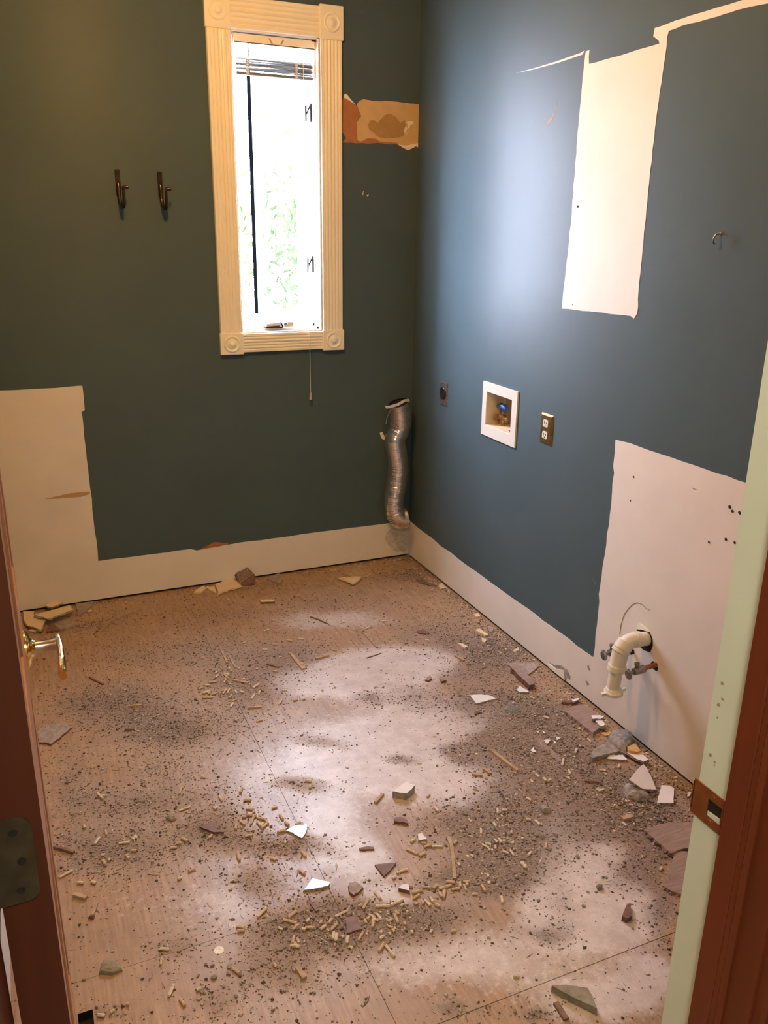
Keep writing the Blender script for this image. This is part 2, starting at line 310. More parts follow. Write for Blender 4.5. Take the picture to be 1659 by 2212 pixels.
def floor_mat():
    m = bpy.data.materials.new('dusty_plywood_subfloor'); m.use_nodes = True; nt = m.node_tree; N = nt.nodes; L = nt.links
    p = N['Principled BSDF']; g = N.new('ShaderNodeNewGeometry')
    def noise(scale, det=6, stretch=None, rough=0.6):
        n = N.new('ShaderNodeTexNoise'); n.inputs['Scale'].default_value = scale; n.inputs['Detail'].default_value = det; n.inputs['Roughness'].default_value = rough
        if stretch:
            mp = N.new('ShaderNodeMapping'); mp.inputs['Scale'].default_value = stretch; L.new(g.outputs['Position'], mp.inputs['Vector']); L.new(mp.outputs['Vector'], n.inputs['Vector'])
        else: L.new(g.outputs['Position'], n.inputs['Vector'])
        return n.outputs['Fac']
    def ramp(src, a, b, ca=(0, 0, 0), cb=(1, 1, 1)):
        r = N.new('ShaderNodeValToRGB'); r.color_ramp.elements[0].position = a; r.color_ramp.elements[1].position = b
        r.color_ramp.elements[0].color = (*ca, 1); r.color_ramp.elements[1].color = (*cb, 1); L.new(src, r.inputs['Fac']); return r.outputs['Color']
    def mix(f, a, b):
        x = N.new('ShaderNodeMix'); x.data_type = 'RGBA'
        L.new(f, x.inputs[0]) if not isinstance(f, float) else setattr(x.inputs[0], 'default_value', f)
        for s, i in ((a, 6), (b, 7)):
            if isinstance(s, tuple): x.inputs[i].default_value = (*s, 1)
            else: L.new(s, x.inputs[i])
        return x.outputs[2]
    def math_(op, a, b):
        x = N.new('ShaderNodeMath'); x.operation = op; x.use_clamp = True
        for s, i in ((a, 0), (b, 1)):
            if isinstance(s, (int, float)): x.inputs[i].default_value = s
            else: L.new(s, x.inputs[i])
        return x.outputs[0]
    def attr(n):
        a = N.new('ShaderNodeAttribute'); a.attribute_name = n; return a.outputs['Fac']
    grain = noise(5, 8, (26, 1.6, 1), 0.65)
    wood = ramp(grain, 0.32, 0.70, (0.27, 0.160, 0.085), (0.51, 0.350, 0.215))
    blot = ramp(noise(3.2, 5), 0.40, 0.68); wood = mix(math_('MULTIPLY', blot, 0.55), wood, (0.34, 0.235, 0.165))
    du = attr('dust'); di = attr('dirt')  # the pale attribute carries dust and the painted window sheen
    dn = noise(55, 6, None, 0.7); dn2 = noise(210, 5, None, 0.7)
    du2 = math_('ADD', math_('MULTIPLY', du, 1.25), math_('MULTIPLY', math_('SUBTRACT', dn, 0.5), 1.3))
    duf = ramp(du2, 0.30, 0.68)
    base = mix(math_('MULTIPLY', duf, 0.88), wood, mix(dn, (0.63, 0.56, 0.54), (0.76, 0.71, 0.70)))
    di2 = math_('ADD', di, math_('MULTIPLY', math_('SUBTRACT', dn, 0.5), 1.2)); dif = ramp(di2, 0.20, 0.85)
    dirtc = ramp(dn2, 0.33, 0.66, (0.10, 0.070, 0.055), (0.33, 0.255, 0.21))
    base = mix(math_('MULTIPLY', dif, 0.88), base, dirtc)
    fine = ramp(noise(420, 3, None, 0.6), 0.60, 0.68); base = mix(math_('MULTIPLY', fine, 0.45), base, (0.13, 0.085, 0.06))
    wear = ramp(noise(17, 8, None, 0.72), 0.38, 0.62); base = mix(math_('MULTIPLY', math_('SUBTRACT', 1.0, wear), 0.30), base, (0.20, 0.13, 0.085))
    L.new(base, p.inputs['Base Color'])
    rr = N.new('ShaderNodeMapRange'); rr.inputs[1].default_value = 0; rr.inputs[2].default_value = 1; rr.inputs[3].default_value = 0.40; rr.inputs[4].default_value = 0.85
    L.new(dif, rr.inputs[0]); L.new(rr.outputs[0], p.inputs['Roughness'])
    p.inputs['Specular IOR Level'].default_value = 0.5
    b = N.new('ShaderNodeBump'); b.inputs['Strength'].default_value = 0.5; b.inputs['Distance'].default_value = 0.002
    hh = math_('ADD', math_('MULTIPLY', dn2, math_('ADD', math_('MULTIPLY', dif, 0.9), 0.12)), math_('MULTIPLY', grain, 0.25))
    L.new(hh, b.inputs['Height']); L.new(b.outputs['Normal'], p.inputs['Normal'])
    return m
M['floor'] = floor_mat()
floor = empty('floor', (0, 0, -0.018)); struct(floor, 'bare plywood subfloor covered in dust, grit and tile debris')
mb = MB(); mb.box(XL, 0.013, YF - 0.12, 0.013, -0.06, -0.019); mb.build('underlayment', 'dark', floor)
VENT = (-1.745, -1.715, -2.30, -2.118)
def sheet(x0, x1, y0, y1, dz=0.0, hole=None):
    g = 0.0005; x0 += g; x1 -= g; y0 += g; y1 -= g; st = 0.011
    xs = np.unique(np.concatenate([np.linspace(x0, x1, max(2, int((x1 - x0) / st))), hole[:2] if hole else []]))
    ys = np.unique(np.concatenate([np.linspace(y0, y1, max(2, int((y1 - y0) / st))), hole[2:] if hole else []]))
    gx, gy = np.meshgrid(xs, ys, indexing='ij'); nx, ny = gx.shape
    P = np.stack([gx.ravel(), gy.ravel()], 1); V = np.concatenate([P, np.full((len(P), 1), dz)], 1)
    idx = np.arange(nx * ny).reshape(nx, ny); F = np.stack([idx[:-1, :-1], idx[1:, :-1], idx[1:, 1:], idx[:-1, 1:]], -1).reshape(-1, 4)
    if hole:
        c = P[F].mean(1); F = F[~((c[:, 0] > hole[0]) & (c[:, 0] < hole[1]) & (c[:, 1] > hole[2]) & (c[:, 1] < hole[3]))]
    lst = V.tolist(); fl = F.tolist()
    rim = list(idx[:, 0]) + list(idx[-1, 1:]) + list(idx[-2::-1, -1]) + list(idx[0, -2:0:-1])
    b = len(lst); lst += [[lst[i][0], lst[i][1], -0.0175] for i in rim]; k = len(rim)
    fl += [[rim[i], b + i, b + (i + 1) % k, rim[(i + 1) % k]] for i in range(k)]
    me = bpy.data.meshes.new('plywood_sheet'); me.from_pydata(lst, [], fl); me.materials.append(M['floor'])
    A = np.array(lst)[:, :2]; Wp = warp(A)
    for nm, Ls in (('dust', DUST_SHEEN), ('dirt', DIRT)):
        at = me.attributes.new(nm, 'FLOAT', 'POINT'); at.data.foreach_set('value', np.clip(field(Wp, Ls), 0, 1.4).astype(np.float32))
    o = bpy.data.objects.new('plywood_sheet', me); COL.objects.link(o); o.parent = floor; o.location = (0, 0, 0.018); return o
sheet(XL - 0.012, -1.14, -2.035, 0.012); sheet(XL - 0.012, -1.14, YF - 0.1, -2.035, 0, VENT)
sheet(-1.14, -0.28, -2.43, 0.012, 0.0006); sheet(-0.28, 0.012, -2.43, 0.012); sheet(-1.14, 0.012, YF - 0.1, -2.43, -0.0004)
mb = MB(); x0, x1, y0, y1 = VENT
for a in ((x0 - .001, x0, y0, y1), (x1, x1 + .001, y0, y1), (x0, x1, y0 - .001, y0), (x0, x1, y1, y1 + .001)): mb.box(*a, -0.055, -0.002)
mb.build('vent_opening', 'dark', floor)

# ---------------------------------------------------------------- bare patches, tears and holes in the paint
def wpatch(wall, px, side, name, m, h=0.0009, base=0.0, step=0, amp=0, mside=None, fixed=()):
    if step: px = ragged(px, step, amp, fixed=fixed)
    if side == 'B': top = [onB(*p) + Vector((0, -base - h, 0)) for p in px]; off = (0, h, 0)
    else: top = [onR(*p) + Vector((-base - h, 0, 0)) for p in px]; off = (h, 0, 0)
    for t in top: t.z = max(t.z, GAP)
    mb = MB(); mb.prism(top, off, 0, 1); return mb.build(name, [m, mside or m], wall)
def P3(side, pts):    # from wall coordinates back to nothing: direct points
    return pts
# back wall: L-shaped bare area (cabinet ghost + removed baseboard)
cornerB = [(834, 1131), (884, 1124)]
lowB = [(-25, 845), (60, 841), (120, 838), (174, 833), (178, 834), (183, 886), (176, 890), (178, 900), (212, 1212), (330, 1197), (412, 1186), (425, 1189), (470, 1180), (540, 1169), (640, 1156), (760, 1140), *cornerB, (884, 1215), (40, 1330), (-25, 1330)]
wpatch(wall_back, lowB, 'B', 'bare_patch', 'bare', step=22, amp=0.7, mside='bare_edge', fixed=(17, 18, 19))
wpatch(wall_back, [(432, 1187), (462, 1171), (494, 1173), (492, 1176), (470, 1181)], 'B', 'paper_tear', 'kraft', base=0.0002)
wpatch(wall_back, cp(12, [(352, 1024), (560, 978), (712, 964), (720, 985), (640, 1008), (440, 1022)]), 'B', 'scrape', 'tan_scuff', base=0.0009, h=0.0003)
wpatch(wall_back, [(834, 1152), (846, 1140), (862, 1146), (884, 1136), (884, 1186), (872, 1192), (850, 1190), (838, 1176), (832, 1164)], 'B', 'dust_smear', 'smear', base=0.0009, h=0.0003, step=6, amp=1.2)
# torn drywall beside the window
wpatch(wall_back, cp(10, [(140, 300), (165, 235), (195, 240), (270, 290), (362, 352), (410, 410), (445, 495), (440, 540), (390, 600), (385, 760), (395, 940), (600, 985), (145, 960), (212, 885), (140, 790)]), 'B', 'torn_paper', 'kraft', h=0.0006, step=6, amp=0.35)
wpatch(wall_back, cp(10, [(380, 352), (420, 290), (490, 256), (640, 285), (960, 292), (1100, 310), (1390, 345), (1480, 335), (1488, 360), (1478, 560), (1460, 740), (1448, 860), (1440, 960), (1425, 1010), (1385, 1045), (1345, 1025), (1215, 1090), (1130, 1045), (1050, 995), (740, 945), (700, 905), (540, 902), (515, 935), (440, 950), (395, 930), (385, 760), (390, 620), (455, 535), (440, 500), (415, 420)]), 'B', 'torn_panel', 'kraft_cream', h=0.0010, step=6, amp=0.3, mside='bare_edge')
wpatch(wall_back, cp(10, [(165, 240), (168, 180), (212, 174), (300, 280), (362, 350), (270, 290), (200, 242)]), 'B', 'lifted_edge', 'bare_edge', h=0.0016)
wpatch(wall_back, cp(10, [(1440, 520), (1458, 350), (1486, 350), (1478, 560), (1460, 760), (1440, 960), (1424, 1012), (1385, 1046), (1345, 1026), (1215, 1090), (1130, 1046), (1045, 995), (1180, 1015), (1300, 990), (1400, 970), (1425, 800)]), 'B', 'lifted_edge', 'bare_edge', base=0.001, h=0.0008)
wpatch(wall_back, cp(10, [(430, 965), (540, 905), (700, 908), (745, 945), (1045, 970), (1040, 992), (900, 995), (720, 970), (560, 985)]), 'B', 'torn_paper', 'kraft', base=0.0011, h=0.0004)
wpatch(wall_back, cp(10, [(565, 680), (600, 595), (665, 600), (725, 645), (790, 560), (860, 505), (930, 498), (1000, 530), (1095, 640), (1160, 605), (1180, 680), (1150, 760), (1150, 850), (1080, 880), (860, 905), (720, 870), (640, 790), (580, 750)]), 'B', 'adhesive_stain', 'stain', base=0.0011, h=0.0003)
wpatch(wall_back, cp(10, [(1185, 640), (1220, 612), (1290, 620), (1312, 665), (1255, 670), (1240, 720), (1205, 740), (1180, 770), (1195, 850), (1150, 780), (1170, 700), (1205, 735), (1210, 670)]), 'B', 'paper_curl', 'bare_edge', base=0.0013, h=0.0008)
def whole(wall, x, y, side, r, name='screw_hole', m='dark', base=0.0, dz=1.0):
    c = onB(x, y) if side == 'B' else onR(x, y); ax = (0, -1, 0) if side == 'B' else (-1, 0, 0)
    mb = MB(); mb.lathe([(r, 0), (r, base + 0.0012), (r * .8, base + 0.0015)], c, ax, 10); return mb.build(name, m, wall)
for x, y in cp(10, [(1328, 498), (1020, 490)]): whole(wall_back, x, y, 'B', 0.002, m='stain')
whole(wall_back, 794, 421, 'B', 0.005, 'plaster_plug', 'bare_edge'); whole(wall_back, 793, 419, 'B', 0.0026, 'screw_hole', 'dark', 0.001)
wpatch(wall_back, cp(10, [(476, 1800), (485, 1760), (500, 1755), (488, 1780), (484, 1830)]), 'B', 'paint_chip', 'bare_edge', h=0.0008)
whole(wall_back, 795, 432, 'B', 0.0018, 'plaster_plug', 'bare_edge')
wpatch(wall_back, [(820, 935), (826, 933), (834, 951), (832, 952), (824, 947)], 'B', 'paint_chip', 'bare_edge', h=0.001)
# right wall: foot strip + vanity ghost
lowR = [(884, 1124), (990, 1207), (1120, 1301), (1282, 1420), (1290, 1350), (1295, 1300), (1294, 1283), (1300, 1245), (1318, 1110), (1327, 1022), (1325, 1006), (1330, 950), (1360, 957), (1400, 972), (1500, 1005), (1618, 1045), (1640, 1055), (1600, 1500), (1560, 1760), (1480, 1690), (1330, 1570), (884, 1212)]
top = [onR(*p) for p in ragged(lowR, 22, 0.7, fixed=(15, 16, 17, 18, 19, 20, 21))]
def wprism(wall, yz, name, m, h=0.0009, mside=None, base=0.0):
    mb = MB(); mb.prism([(-h - base, y, max(z, GAP)) for y, z in yz], (h, 0, 0), 0, 1); return mb.build(name, [m, mside or m], wall)
a = [onR(*p) for p in ragged(lowR[:16], 22, 0.7, fixed=(15,))]
a = a[:-1] if False else a
yz = [(p.y, p.z) for p in a] + [(YF + 0.001, 0.958), (YF + 0.001, GAP), (-0.001, GAP)]
yz[0] = (-0.001, yz[0][1])
wprism(wall_right, yz, 'bare_patch', 'bare', mside='bare_edge')
upR = cp(11, [(492, 330), (516, 320), (513, 410), (700, 360), (830, 318), (930, 290), (965, 280), (960, 260), (925, 232), (935, 180), (1200, 90), (1500, 0), (1590, -30), (1700, -60), (1700, 0), (1659, 22), (1500, 55), (1300, 115), (1110, 165), (1025, 198), (1015, 235), (1010, 300), (985, 470), (935, 830), (880, 1350), (836, 1800), (830, 1870), (822, 2010), (800, 2044), (780, 2026), (560, 2000), (380, 1980), (338, 1978), (350, 1850), (395, 1450), (440, 850), (478, 450)])
wpatch(wall_right, upR, 'R', 'bare_patch', 'bare', step=14, amp=0.45, mside='bare_edge')
wpatch(wall_right, cp(11, [(45, 468), (150, 440), (300, 395), (460, 338), (485, 322), (470, 350), (310, 404), (150, 447)]), 'R', 'caulk_line', 'bare', h=0.0005)
wpatch(wall_right, cp(11, [(230, 815), (250, 770), (275, 745), (310, 650), (285, 745), (262, 790)]), 'R', 'scuff', 'scuff', h=0.0003)
whole(wall_right, 1249, 446, 'R', 0.0035, base=0.0009)
whole(wall_right, 1237, 658, 'R', 0.0016, base=0.0009, m='scuff')
for x, y, r in [(1577, 1095, .0045), (1583, 1104, .004), (1598, 1107, .004), (1569, 1165, .0045), (1588, 1172, .004), (1532, 1171, .003), (1369, 1030, .003), (1362, 1081, .0025)]:
    whole(wall_right, x, y, 'R', r, base=0.0009)
for x, y in [(1571, 1166), (1590, 1174)]: whole(wall_right, x, y, 'R', 0.006, 'plaster_plug', 'bare_edge')
wpatch(wall_right, cp(13, [(805, 925), (840, 940), (848, 945), (815, 938)]), 'R', 'scuff', 'scuff', base=0.0009, h=0.0003)
wpatch(wall_right, cp(13, [(1125, 1090), (1140, 1108), (1132, 1112)]), 'R', 'scuff', 'dark', base=0.0009, h=0.0003)
# arc-shaped cut and bruises around the drain
arc = cp(9, [(770, 490), (785, 390), (798, 340), (825, 260), (870, 195), (930, 135), (980, 118), (1035, 135), (1085, 185), (1135, 212)])
mb = MB(); mb.tube([onR(*p) + Vector((-0.001, 0, 0)) for p in arc], 0.0014, 6); mb.build('saw_cut', 'scuff', wall_right)
wpatch(wall_right, cp(9, [(380, 875), (400, 865), (408, 900), (420, 935), (395, 925)]), 'R', 'dent', 'scuff', base=0.0009, h=0.0003)
wpatch(wall_right, cp(9, [(360, 1045), (385, 1060), (410, 1100), (380, 1112)]), 'R', 'dent', 'scuff', base=0.0009, h=0.0003)
wpatch(wall_right, cp(4, [(1330, 725 - 90), (1335, 640)] + [(1345, 650)]), 'R', 'dent', 'scuff', base=0.0009, h=0.0003)
# broken corner of drywall by the floor
wpatch(wall_right, cp(4, [(945, 625), (985, 650), (1040, 655), (1085, 690), (1105, 735), (1100, 760), (1080, 740), (1070, 790), (1060, 790), (1060, 690), (1000, 675)]), 'R', 'broken_edge', 'tile_body', base=0.0009, h=0.0008)
wpatch(wall_right, cp(4, [(945, 640), (1000, 678), (1062, 690), (1062, 780), (1010, 745), (950, 700)]), 'R', 'torn_paper', 'bare_edge', base=0.0009, h=0.0025)
wpatch(wall_right, cp(4, [(1255, 20), (1285, 75), (1275, 60)]), 'R', 'scuff', 'scuff', h=0.0003)

# ---------------------------------------------------------------- window with fluted casing
window = empty('window_1', (-0.632, 0, 1.05)); struct(window, 'narrow casement window in fluted cream casing with rosette corner blocks')
OX0, OX1, OZ0, OZ1 = -0.911, -0.352, 1.052, 2.408; CW = 0.098
def fluted(axis, a0, a1, c0, c1):         # fluted board: profile across, extruded along
    n = 40; prof = []
    for i in range(n + 1):
        t = i / n; y = -0.017
        if 0.10 < t < 0.90: y = -0.0120 - 0.0063 * abs(math.cos(math.pi * 5 * (t - 0.1) / 0.8)) ** 0.6
        if t == 0 or t == 1: y = -0.010
        prof.append((c0 + (c1 - c0) * t, y))
    prof = [(c0, 0.0)] + prof + [(c1, 0.0)]
    ring = lambda a: [((a, y, c) if axis == 'x' else (c, y, a)) for c, y in prof]
    return MB().hexa(ring(a0), ring(a1))
inL, inR, inB, inT = OX0 + CW, OX1 - CW, OZ0 + CW - .012, 2.289
for nm, ax, a0, a1, c0, c1 in (('casing', 'z', inB, inT, OX0 + .004, inL), ('casing', 'z', inB, inT, inR, OX1 - .004), ('casing', 'x', inL, inR, inT, OZ1 - .006), ('casing', 'x', inL, inR, OZ0 + .006, inB)):
    fluted(ax, a0, a1, c0, c1).build(nm, 'trim', window)
for bx0, bx1, bz0, bz1 in ((OX0, inL + .002, inT - .004, OZ1), (inR - .002, OX1, inT - .004, OZ1), (OX0, inL + .002, OZ0, inB + .004), (inR - .002, OX1, OZ0, inB + .004)):
    mb = MB(); mb.box(bx0, bx1, -0.0215, 0, bz0, bz1)
    blk = mb.build('rosette_block', 'trim', window, bevel=0.002)
    mb = MB(); c = ((bx0 + bx1) / 2, -0.0215, (bz0 + bz1) / 2); q = (bx1 - bx0) / 2
    mb.lathe([(q * .72, 0), (q * .70, .0035), (q * .62, .0050), (q * .54, .0030), (q * .50, .0012), (q * .42, .0012), (q * .38, .0032), (q * .30, .0036), (q * .26, .0062), (q * .16, .0085), (q * .02, .0092)], c, (0, -1, 0), 32)
    mb.build('bullseye', 'trim', blk, smooth=True)
x0, x1, z0, z1 = WIN
mb = MB()                                                    # jamb liner with stepped stops
for d0, d1, t in ((-0.010, 0.13, 0.006), (0.020, 0.13, 0.014), (0.055, 0.13, 0.022)):
    mb.box(x0, x0 + t, d0, d1, z0, z1); mb.box(x1 - t, x1, d0, d1, z0, z1); mb.box(x0, x1, d0, d1, z1 - t, z1); mb.box(x0, x1, d0, d1, z0, z0 + t * 1.35)
mb.build('jamb_liner', 'vinyl', window)
mb = MB(); mb.box(x0 + .02, x1 - .02, 0.070, 0.128, z0 + .028, z0 + .047); mb.build('sill', 'vinyl', window)
# the sash stands open, hinged at the right jamb
sash = empty('sash', (x1 - .026 + 0.632, 0.10, z0 + 0.05 - 1.05)); sash.parent = window
ang = math.radians(180 - 57.5); sw, sh, st, sd = 0.296, 1.075, 0.034, 0.030
def sbox(mb, u0, u1, w0, w1, v0, v1):
    mb.box(u0, u1, w0, w1, v0, v1)
def sash_part(name, m, boxes):
    mb = MB()
    for b in boxes: mb.box(*b)
    ca, sa = math.cos(ang), math.sin(ang); o = Vector(wloc(sash))
    mb.v = [(o.x + x * ca - y * sa, o.y + x * sa + y * ca, o.z + z) for x, y, z in mb.v]
    return mb.build(name, m, sash)
sash_part('sash_frame', 'vinyl', [(0, st, 0, sd, 0, sh), (sw - st, sw, 0, sd, 0, sh), (st, sw - st, 0, sd, 0, st), (st, sw - st, 0, sd, sh - st, sh)])
sash_part('glass_pane', 'glass', [(st - .004, sw - st + .004, sd * .4, sd * .55, st - .004, sh - st + .004)])
sash_part('weather_strip', 'rubber', [(sw - 0.019, sw - 0.001, sd, sd + .004, 0.004, sh - 0.004)])
# sash clips on the right jamb, crank operator on the sill
for zc in (2.02, 1.42):
    mb = MB(); xk = x1 - .024; yk = 0.045
    mb.box(xk - .003, xk + .004, yk - .012, yk, zc - .034, zc + .034)
    cl = mb.build('sash_clip', 'gunmetal', window)
    mb = MB(); mb.box(xk - .027, xk - .019, yk - .012, yk + .004, zc - .032, zc + .026)
    mb.hexa([(xk - .019, yk - .008, zc - .012), (xk - .019, yk - .003, zc - .012), (xk - .019, yk - .003, zc - .002), (xk - .019, yk - .008, zc - .002)],
            [(xk - .002, yk - .008, zc + .022), (xk - .002, yk - .003, zc + .022), (xk - .002, yk - .003, zc + .034), (xk - .002, yk - .008, zc + .034)])
    mb.build('clip_arm', 'gunmetal', cl)
cz = z0 + 0.044
mb = MB(); mb.hexa([(-0.703, 0.006, cz - .018), (-0.632, 0.006, cz - .014), (-0.632, 0.05, cz - .014), (-0.712, 0.05, cz - .016)], [(-0.700, 0.008, cz - .004), (-0.635, 0.008, cz + .002), (-0.635, 0.05, cz + .004), (-0.710, 0.05, cz + .004)])
op = mb.build('crank_operator', 'ivory', window, bevel=0.002)
mb = MB(); mb.box(-0.704, -0.628, 0.003, 0.05, cz - .024, cz - .0175); mb.build('operator_base', 'gunmetal', op)
mb = MB(); mb.box(-0.624, -0.578, 0.006, 0.022, cz - .016, cz + .002); mb.box(-0.628, -0.578, 0.004, 0.024, cz - .020, cz - .015); mb.build('crank_handle', 'ivory', op, bevel=0.002)
mb = MB(); mb.lathe([(.008, 0), (.008, .008), (.004, .012)], (-0.616, 0.006, cz - .006), (0, -1, 0), 14); mb.build('crank_knob', 'dullchrome', op, smooth=True)
mb = MB(); mb.tube([(-0.637, 0.012, cz + .001), (-0.630, 0.010, cz - .012), (-0.626, 0.009, cz - .020)], 0.004, 8); mb.build('crank_arm', 'gunmetal', op)
# mini blind, pulled up
blind = empty('window_blind', (-0.63, 0.03, 2.14)); tag(blind, 'raised mini blind with its slats bunched under the headrail of the window', 'blind')
bx0, bx1 = x0 + .022, x1 - .012
mb = MB(); mb.box(bx0, bx1, 0.014, 0.017, 2.250, 2.282); mb.box(bx0, bx1, 0.014, 0.044, 2.250, 2.253); mb.box(bx0, bx1, 0.041, 0.044, 2.250, 2.282)
hr = mb.build('headrail', 'trim', blind)
for xa in (bx0 - .002, bx1 - .012):
    mb = MB(); mb.box(xa, xa + .016, 0.012, 0.048, 2.279, 2.286); mb.build('end_bracket', 'gunmetal' if xa > -0.6 else 'vinyl', hr)
for xa, s in ((-0.655, 1), (-0.596, -1)):
    mb = MB(); mb.hexa([(xa, .0125, 2.274), (xa + .006, .0125, 2.274), (xa + .006, .014, 2.274), (xa, .014, 2.274)], [(xa + .012 * s, .0125, 2.256), (xa + .012 * s + .006, .0125, 2.256), (xa + .012 * s + .006, .014, 2.256), (xa + .012 * s, .014, 2.256)]); mb.build('slat_clip', 'scuff', hr)
for i in range(9):
    zz = 2.200 - i * 0.0052; tl = 0.004 * math.sin(i * 1.7); mb = MB(); yc = .03
    pr = [(yc - .0118 + .0236 * k / 6, zz - .0045 + .009 * k / 6 + .0022 * math.sin(math.pi * k / 6)) for k in range(7)]
    pr = pr + [(y, z - .0012) for y, z in reversed(pr)]
    mb.hexa([(bx0 + .006, y, z + tl) for y, z in pr], [(bx1 - .006, y, z - tl * .6) for y, z in pr]); mb.build('slat', 'blind', blind, smooth=True)
mb = MB(); mb.box(bx0 + .006, bx1 - .006, .018, .042, 2.138, 2.150); mb.build('bottom_rail', 'blind', blind, bevel=.002)
for xa in (-0.742, -0.540):
    mb = MB(); mb.tube([(xa, .0165, 2.25), (xa, .0165, 2.14)], .0012, 6); mb.tube([(xa, .0435, 2.25), (xa, .0435, 2.14)], .0012, 6)
    for i in range(9): mb.box(xa - .006, xa + .006, .0158, .0172, 2.143 + i * .006, 2.147 + i * .006)
    mb.build('ladder_cord', 'cord', blind)
mb = MB(); mb.tube([(-0.739, .010, 2.25), (-0.739, .010, 2.20)], .003, 8); mb.build('tilter_stem', 'tassel', blind)
mb = MB(); mb.tube([(-0.517, .008, 2.255), (-0.517, -.012, 2.0), (-0.517, -.027, 1.16), (-0.517, -.028, .868)], .0012, 6); pc = mb.build('pull_cord', 'cord', blind)
mb = MB(); mb.lathe([(.002, 0), (.0045, .002), (.0045, .010), (.0055, .013), (.0062, .034), (.004, .036)], (-0.517, -.028, .872), (0, 0, -1), 12); mb.build('cord_tassel', 'tassel', pc, smooth=True)

# ---------------------------------------------------------------- things on the walls
def coat_hook(x, z, label):
    t = empty('coat_hook', (x, 0, z)); tag(t, label, 'coat hook', 'bronze coat hooks on the back wall')
    mb = MB(); mb.box(x - .009, x + .009, -.006, 0, z - .058, z + .036); mb.build('back_plate', 'bronze', t, bevel=.0015)
    for dz in (.024, -.006):
        mb = MB(); mb.lathe([(.0038, 0), (.0034, .002), (.001, .0025)], (x, -.006, z + dz), (0, -1, 0), 10); mb.build('screw', 'dark', t)
    mb = MB(); pts = [(x, -.006, z - .014), (x, -.011, z - .030), (x, -.012, z - .060), (x + .001, -.020, z - .087), (x + .003, -.040, z - .102), (x + .006, -.064, z - .100), (x + .008, -.080, z - .084), (x + .008, -.084, z - .055), (x + .008, -.085, z - .034)]
    mb.tube(pts, [.0085, .0078, .007, .0066, .0066, .0068, .0066, .0064, .006], 12, up=(1, 0, 0), sx=0.8); mb.build('hook_arm', 'bronze', t, smooth=True)
    mb = MB(); mb.tube([(x + .004, -.085, z - .036), (x + .009, -.086, z - .030), (x + .022, -.087, z - .029)], [.006, .0065, .006], 10); mb.lathe([(.004, 0), (.0075, .002), (.0078, .006), (.003, .009)], (x + .019, -.087, z - .029), (1, 0, 0), 14)
    mb.build('hook_tip', 'bronze', t, smooth=True); return t
coat_hook(-1.273, 1.735, 'dark bronze coat hook farther from the window'); coat_hook(-1.114, 1.733, 'dark bronze coat hook nearer the window casing')

# foil dryer duct standing in the corner
duct = empty('dryer_duct', (-.10, -.07, .19)); tag(duct, 'crumpled silver flexible foil dryer duct hanging in the room corner', 'duct')
ctl = [(-.108, -.080, .806), (-.096, -.076, .770), (-.088, -.072, .720), (-.096, -.070, .672), (-.116, -.070, .628), (-.106, -.070, .565), (-.096, -.070, .505), (-.100, -.070, .440), (-.106, -.070, .390), (-.116, -.072, .335), (-.116, -.074, .290), (-.104, -.078, .252), (-.080, -.082, .236), (-.054, -.086, .240)]
def spline(c, n):
    out = []; c = [Vector(p) for p in c]
    for i in range(len(c) - 1):
        p0, p1, p2, p3 = c[max(i - 1, 0)], c[i], c[i + 1], c[min(i + 2, len(c) - 1)]
        for k in range(n):
            t = k / n; out.append(0.5 * (2 * p1 + (p2 - p0) * t + (2 * p0 - 5 * p1 + 4 * p2 - p3) * t * t + (3 * p1 - p0 - 3 * p2 + p3) * t ** 3))
    out.append(c[-1]); return out
pts = spline(ctl, 22); n = len(pts); rad = []
for i, p in enumerate(pts):
    s = i / n; rib = 0.0
    k = i % 4
    amp = 0.0019 if (s < 0.20 or s > 0.80) else 0.00022
    rad.append(0.049 + (amp if k in (1, 2) else -amp) + 0.0009 * math.sin(i * .37) * (0.2 < s < .8))
for i in (130, 131, 142, 143, 96, 171): rad[i] += 0.0012
mb = MB(); mb.tube(pts, rad, 36, caps=False); b = mb.build('duct_hose', 'foil', duct, smooth=True)
mb = MB(); mb.tube(pts[:8], [r - .0015 for r in rad[:8]], 24, caps=False); t0 = pts[7]; mb.lathe([(.046, 0), (.044, .001)], t0, pts[8] - t0, 24); mb.build('duct_mouth', 'gunmetal', duct)
mb = MB(); mb.tube(pts[-8:], [r - .0015 for r in rad[-8:]], 24, caps=False); mb.lathe([(.046, 0), (.044, .001)], pts[-8], pts[-9] - pts[-8], 24); mb.build('duct_mouth', 'gunmetal', duct)
def strip(pl, w, name, m, parent, wv):
    mb = MB(); pl = [Vector(p) for p in pl]; wv = Vector(wv).normalized() * w / 2
    for a_, b_ in zip(pl[:-1], pl[1:]): mb.hexa([a_ - wv, a_ + wv, a_ + wv + Vector((0, -.0012, .0012)), a_ - wv + Vector((0, -.0012, .0012))], [b_ - wv, b_ + wv, b_ + wv + Vector((0, -.0012, .0012)), b_ - wv + Vector((0, -.0012, .0012))])
    return mb.build(name, m, parent)
strip([(-.070, -.118, .822), (-.098, -.128, .824), (-.130, -.126, .808), (-.162, -.110, .796), (-.178, -.095, .792)], .018, 'torn_strip', 'flap', duct, (.1, .8, .4))
strip([(-.138, -.110, .792), (-.160, -.104, .776), (-.172, -.098, .745), (-.173, -.092, .715)], .012, 'torn_strip', 'flap', duct, (.7, .7, 0))

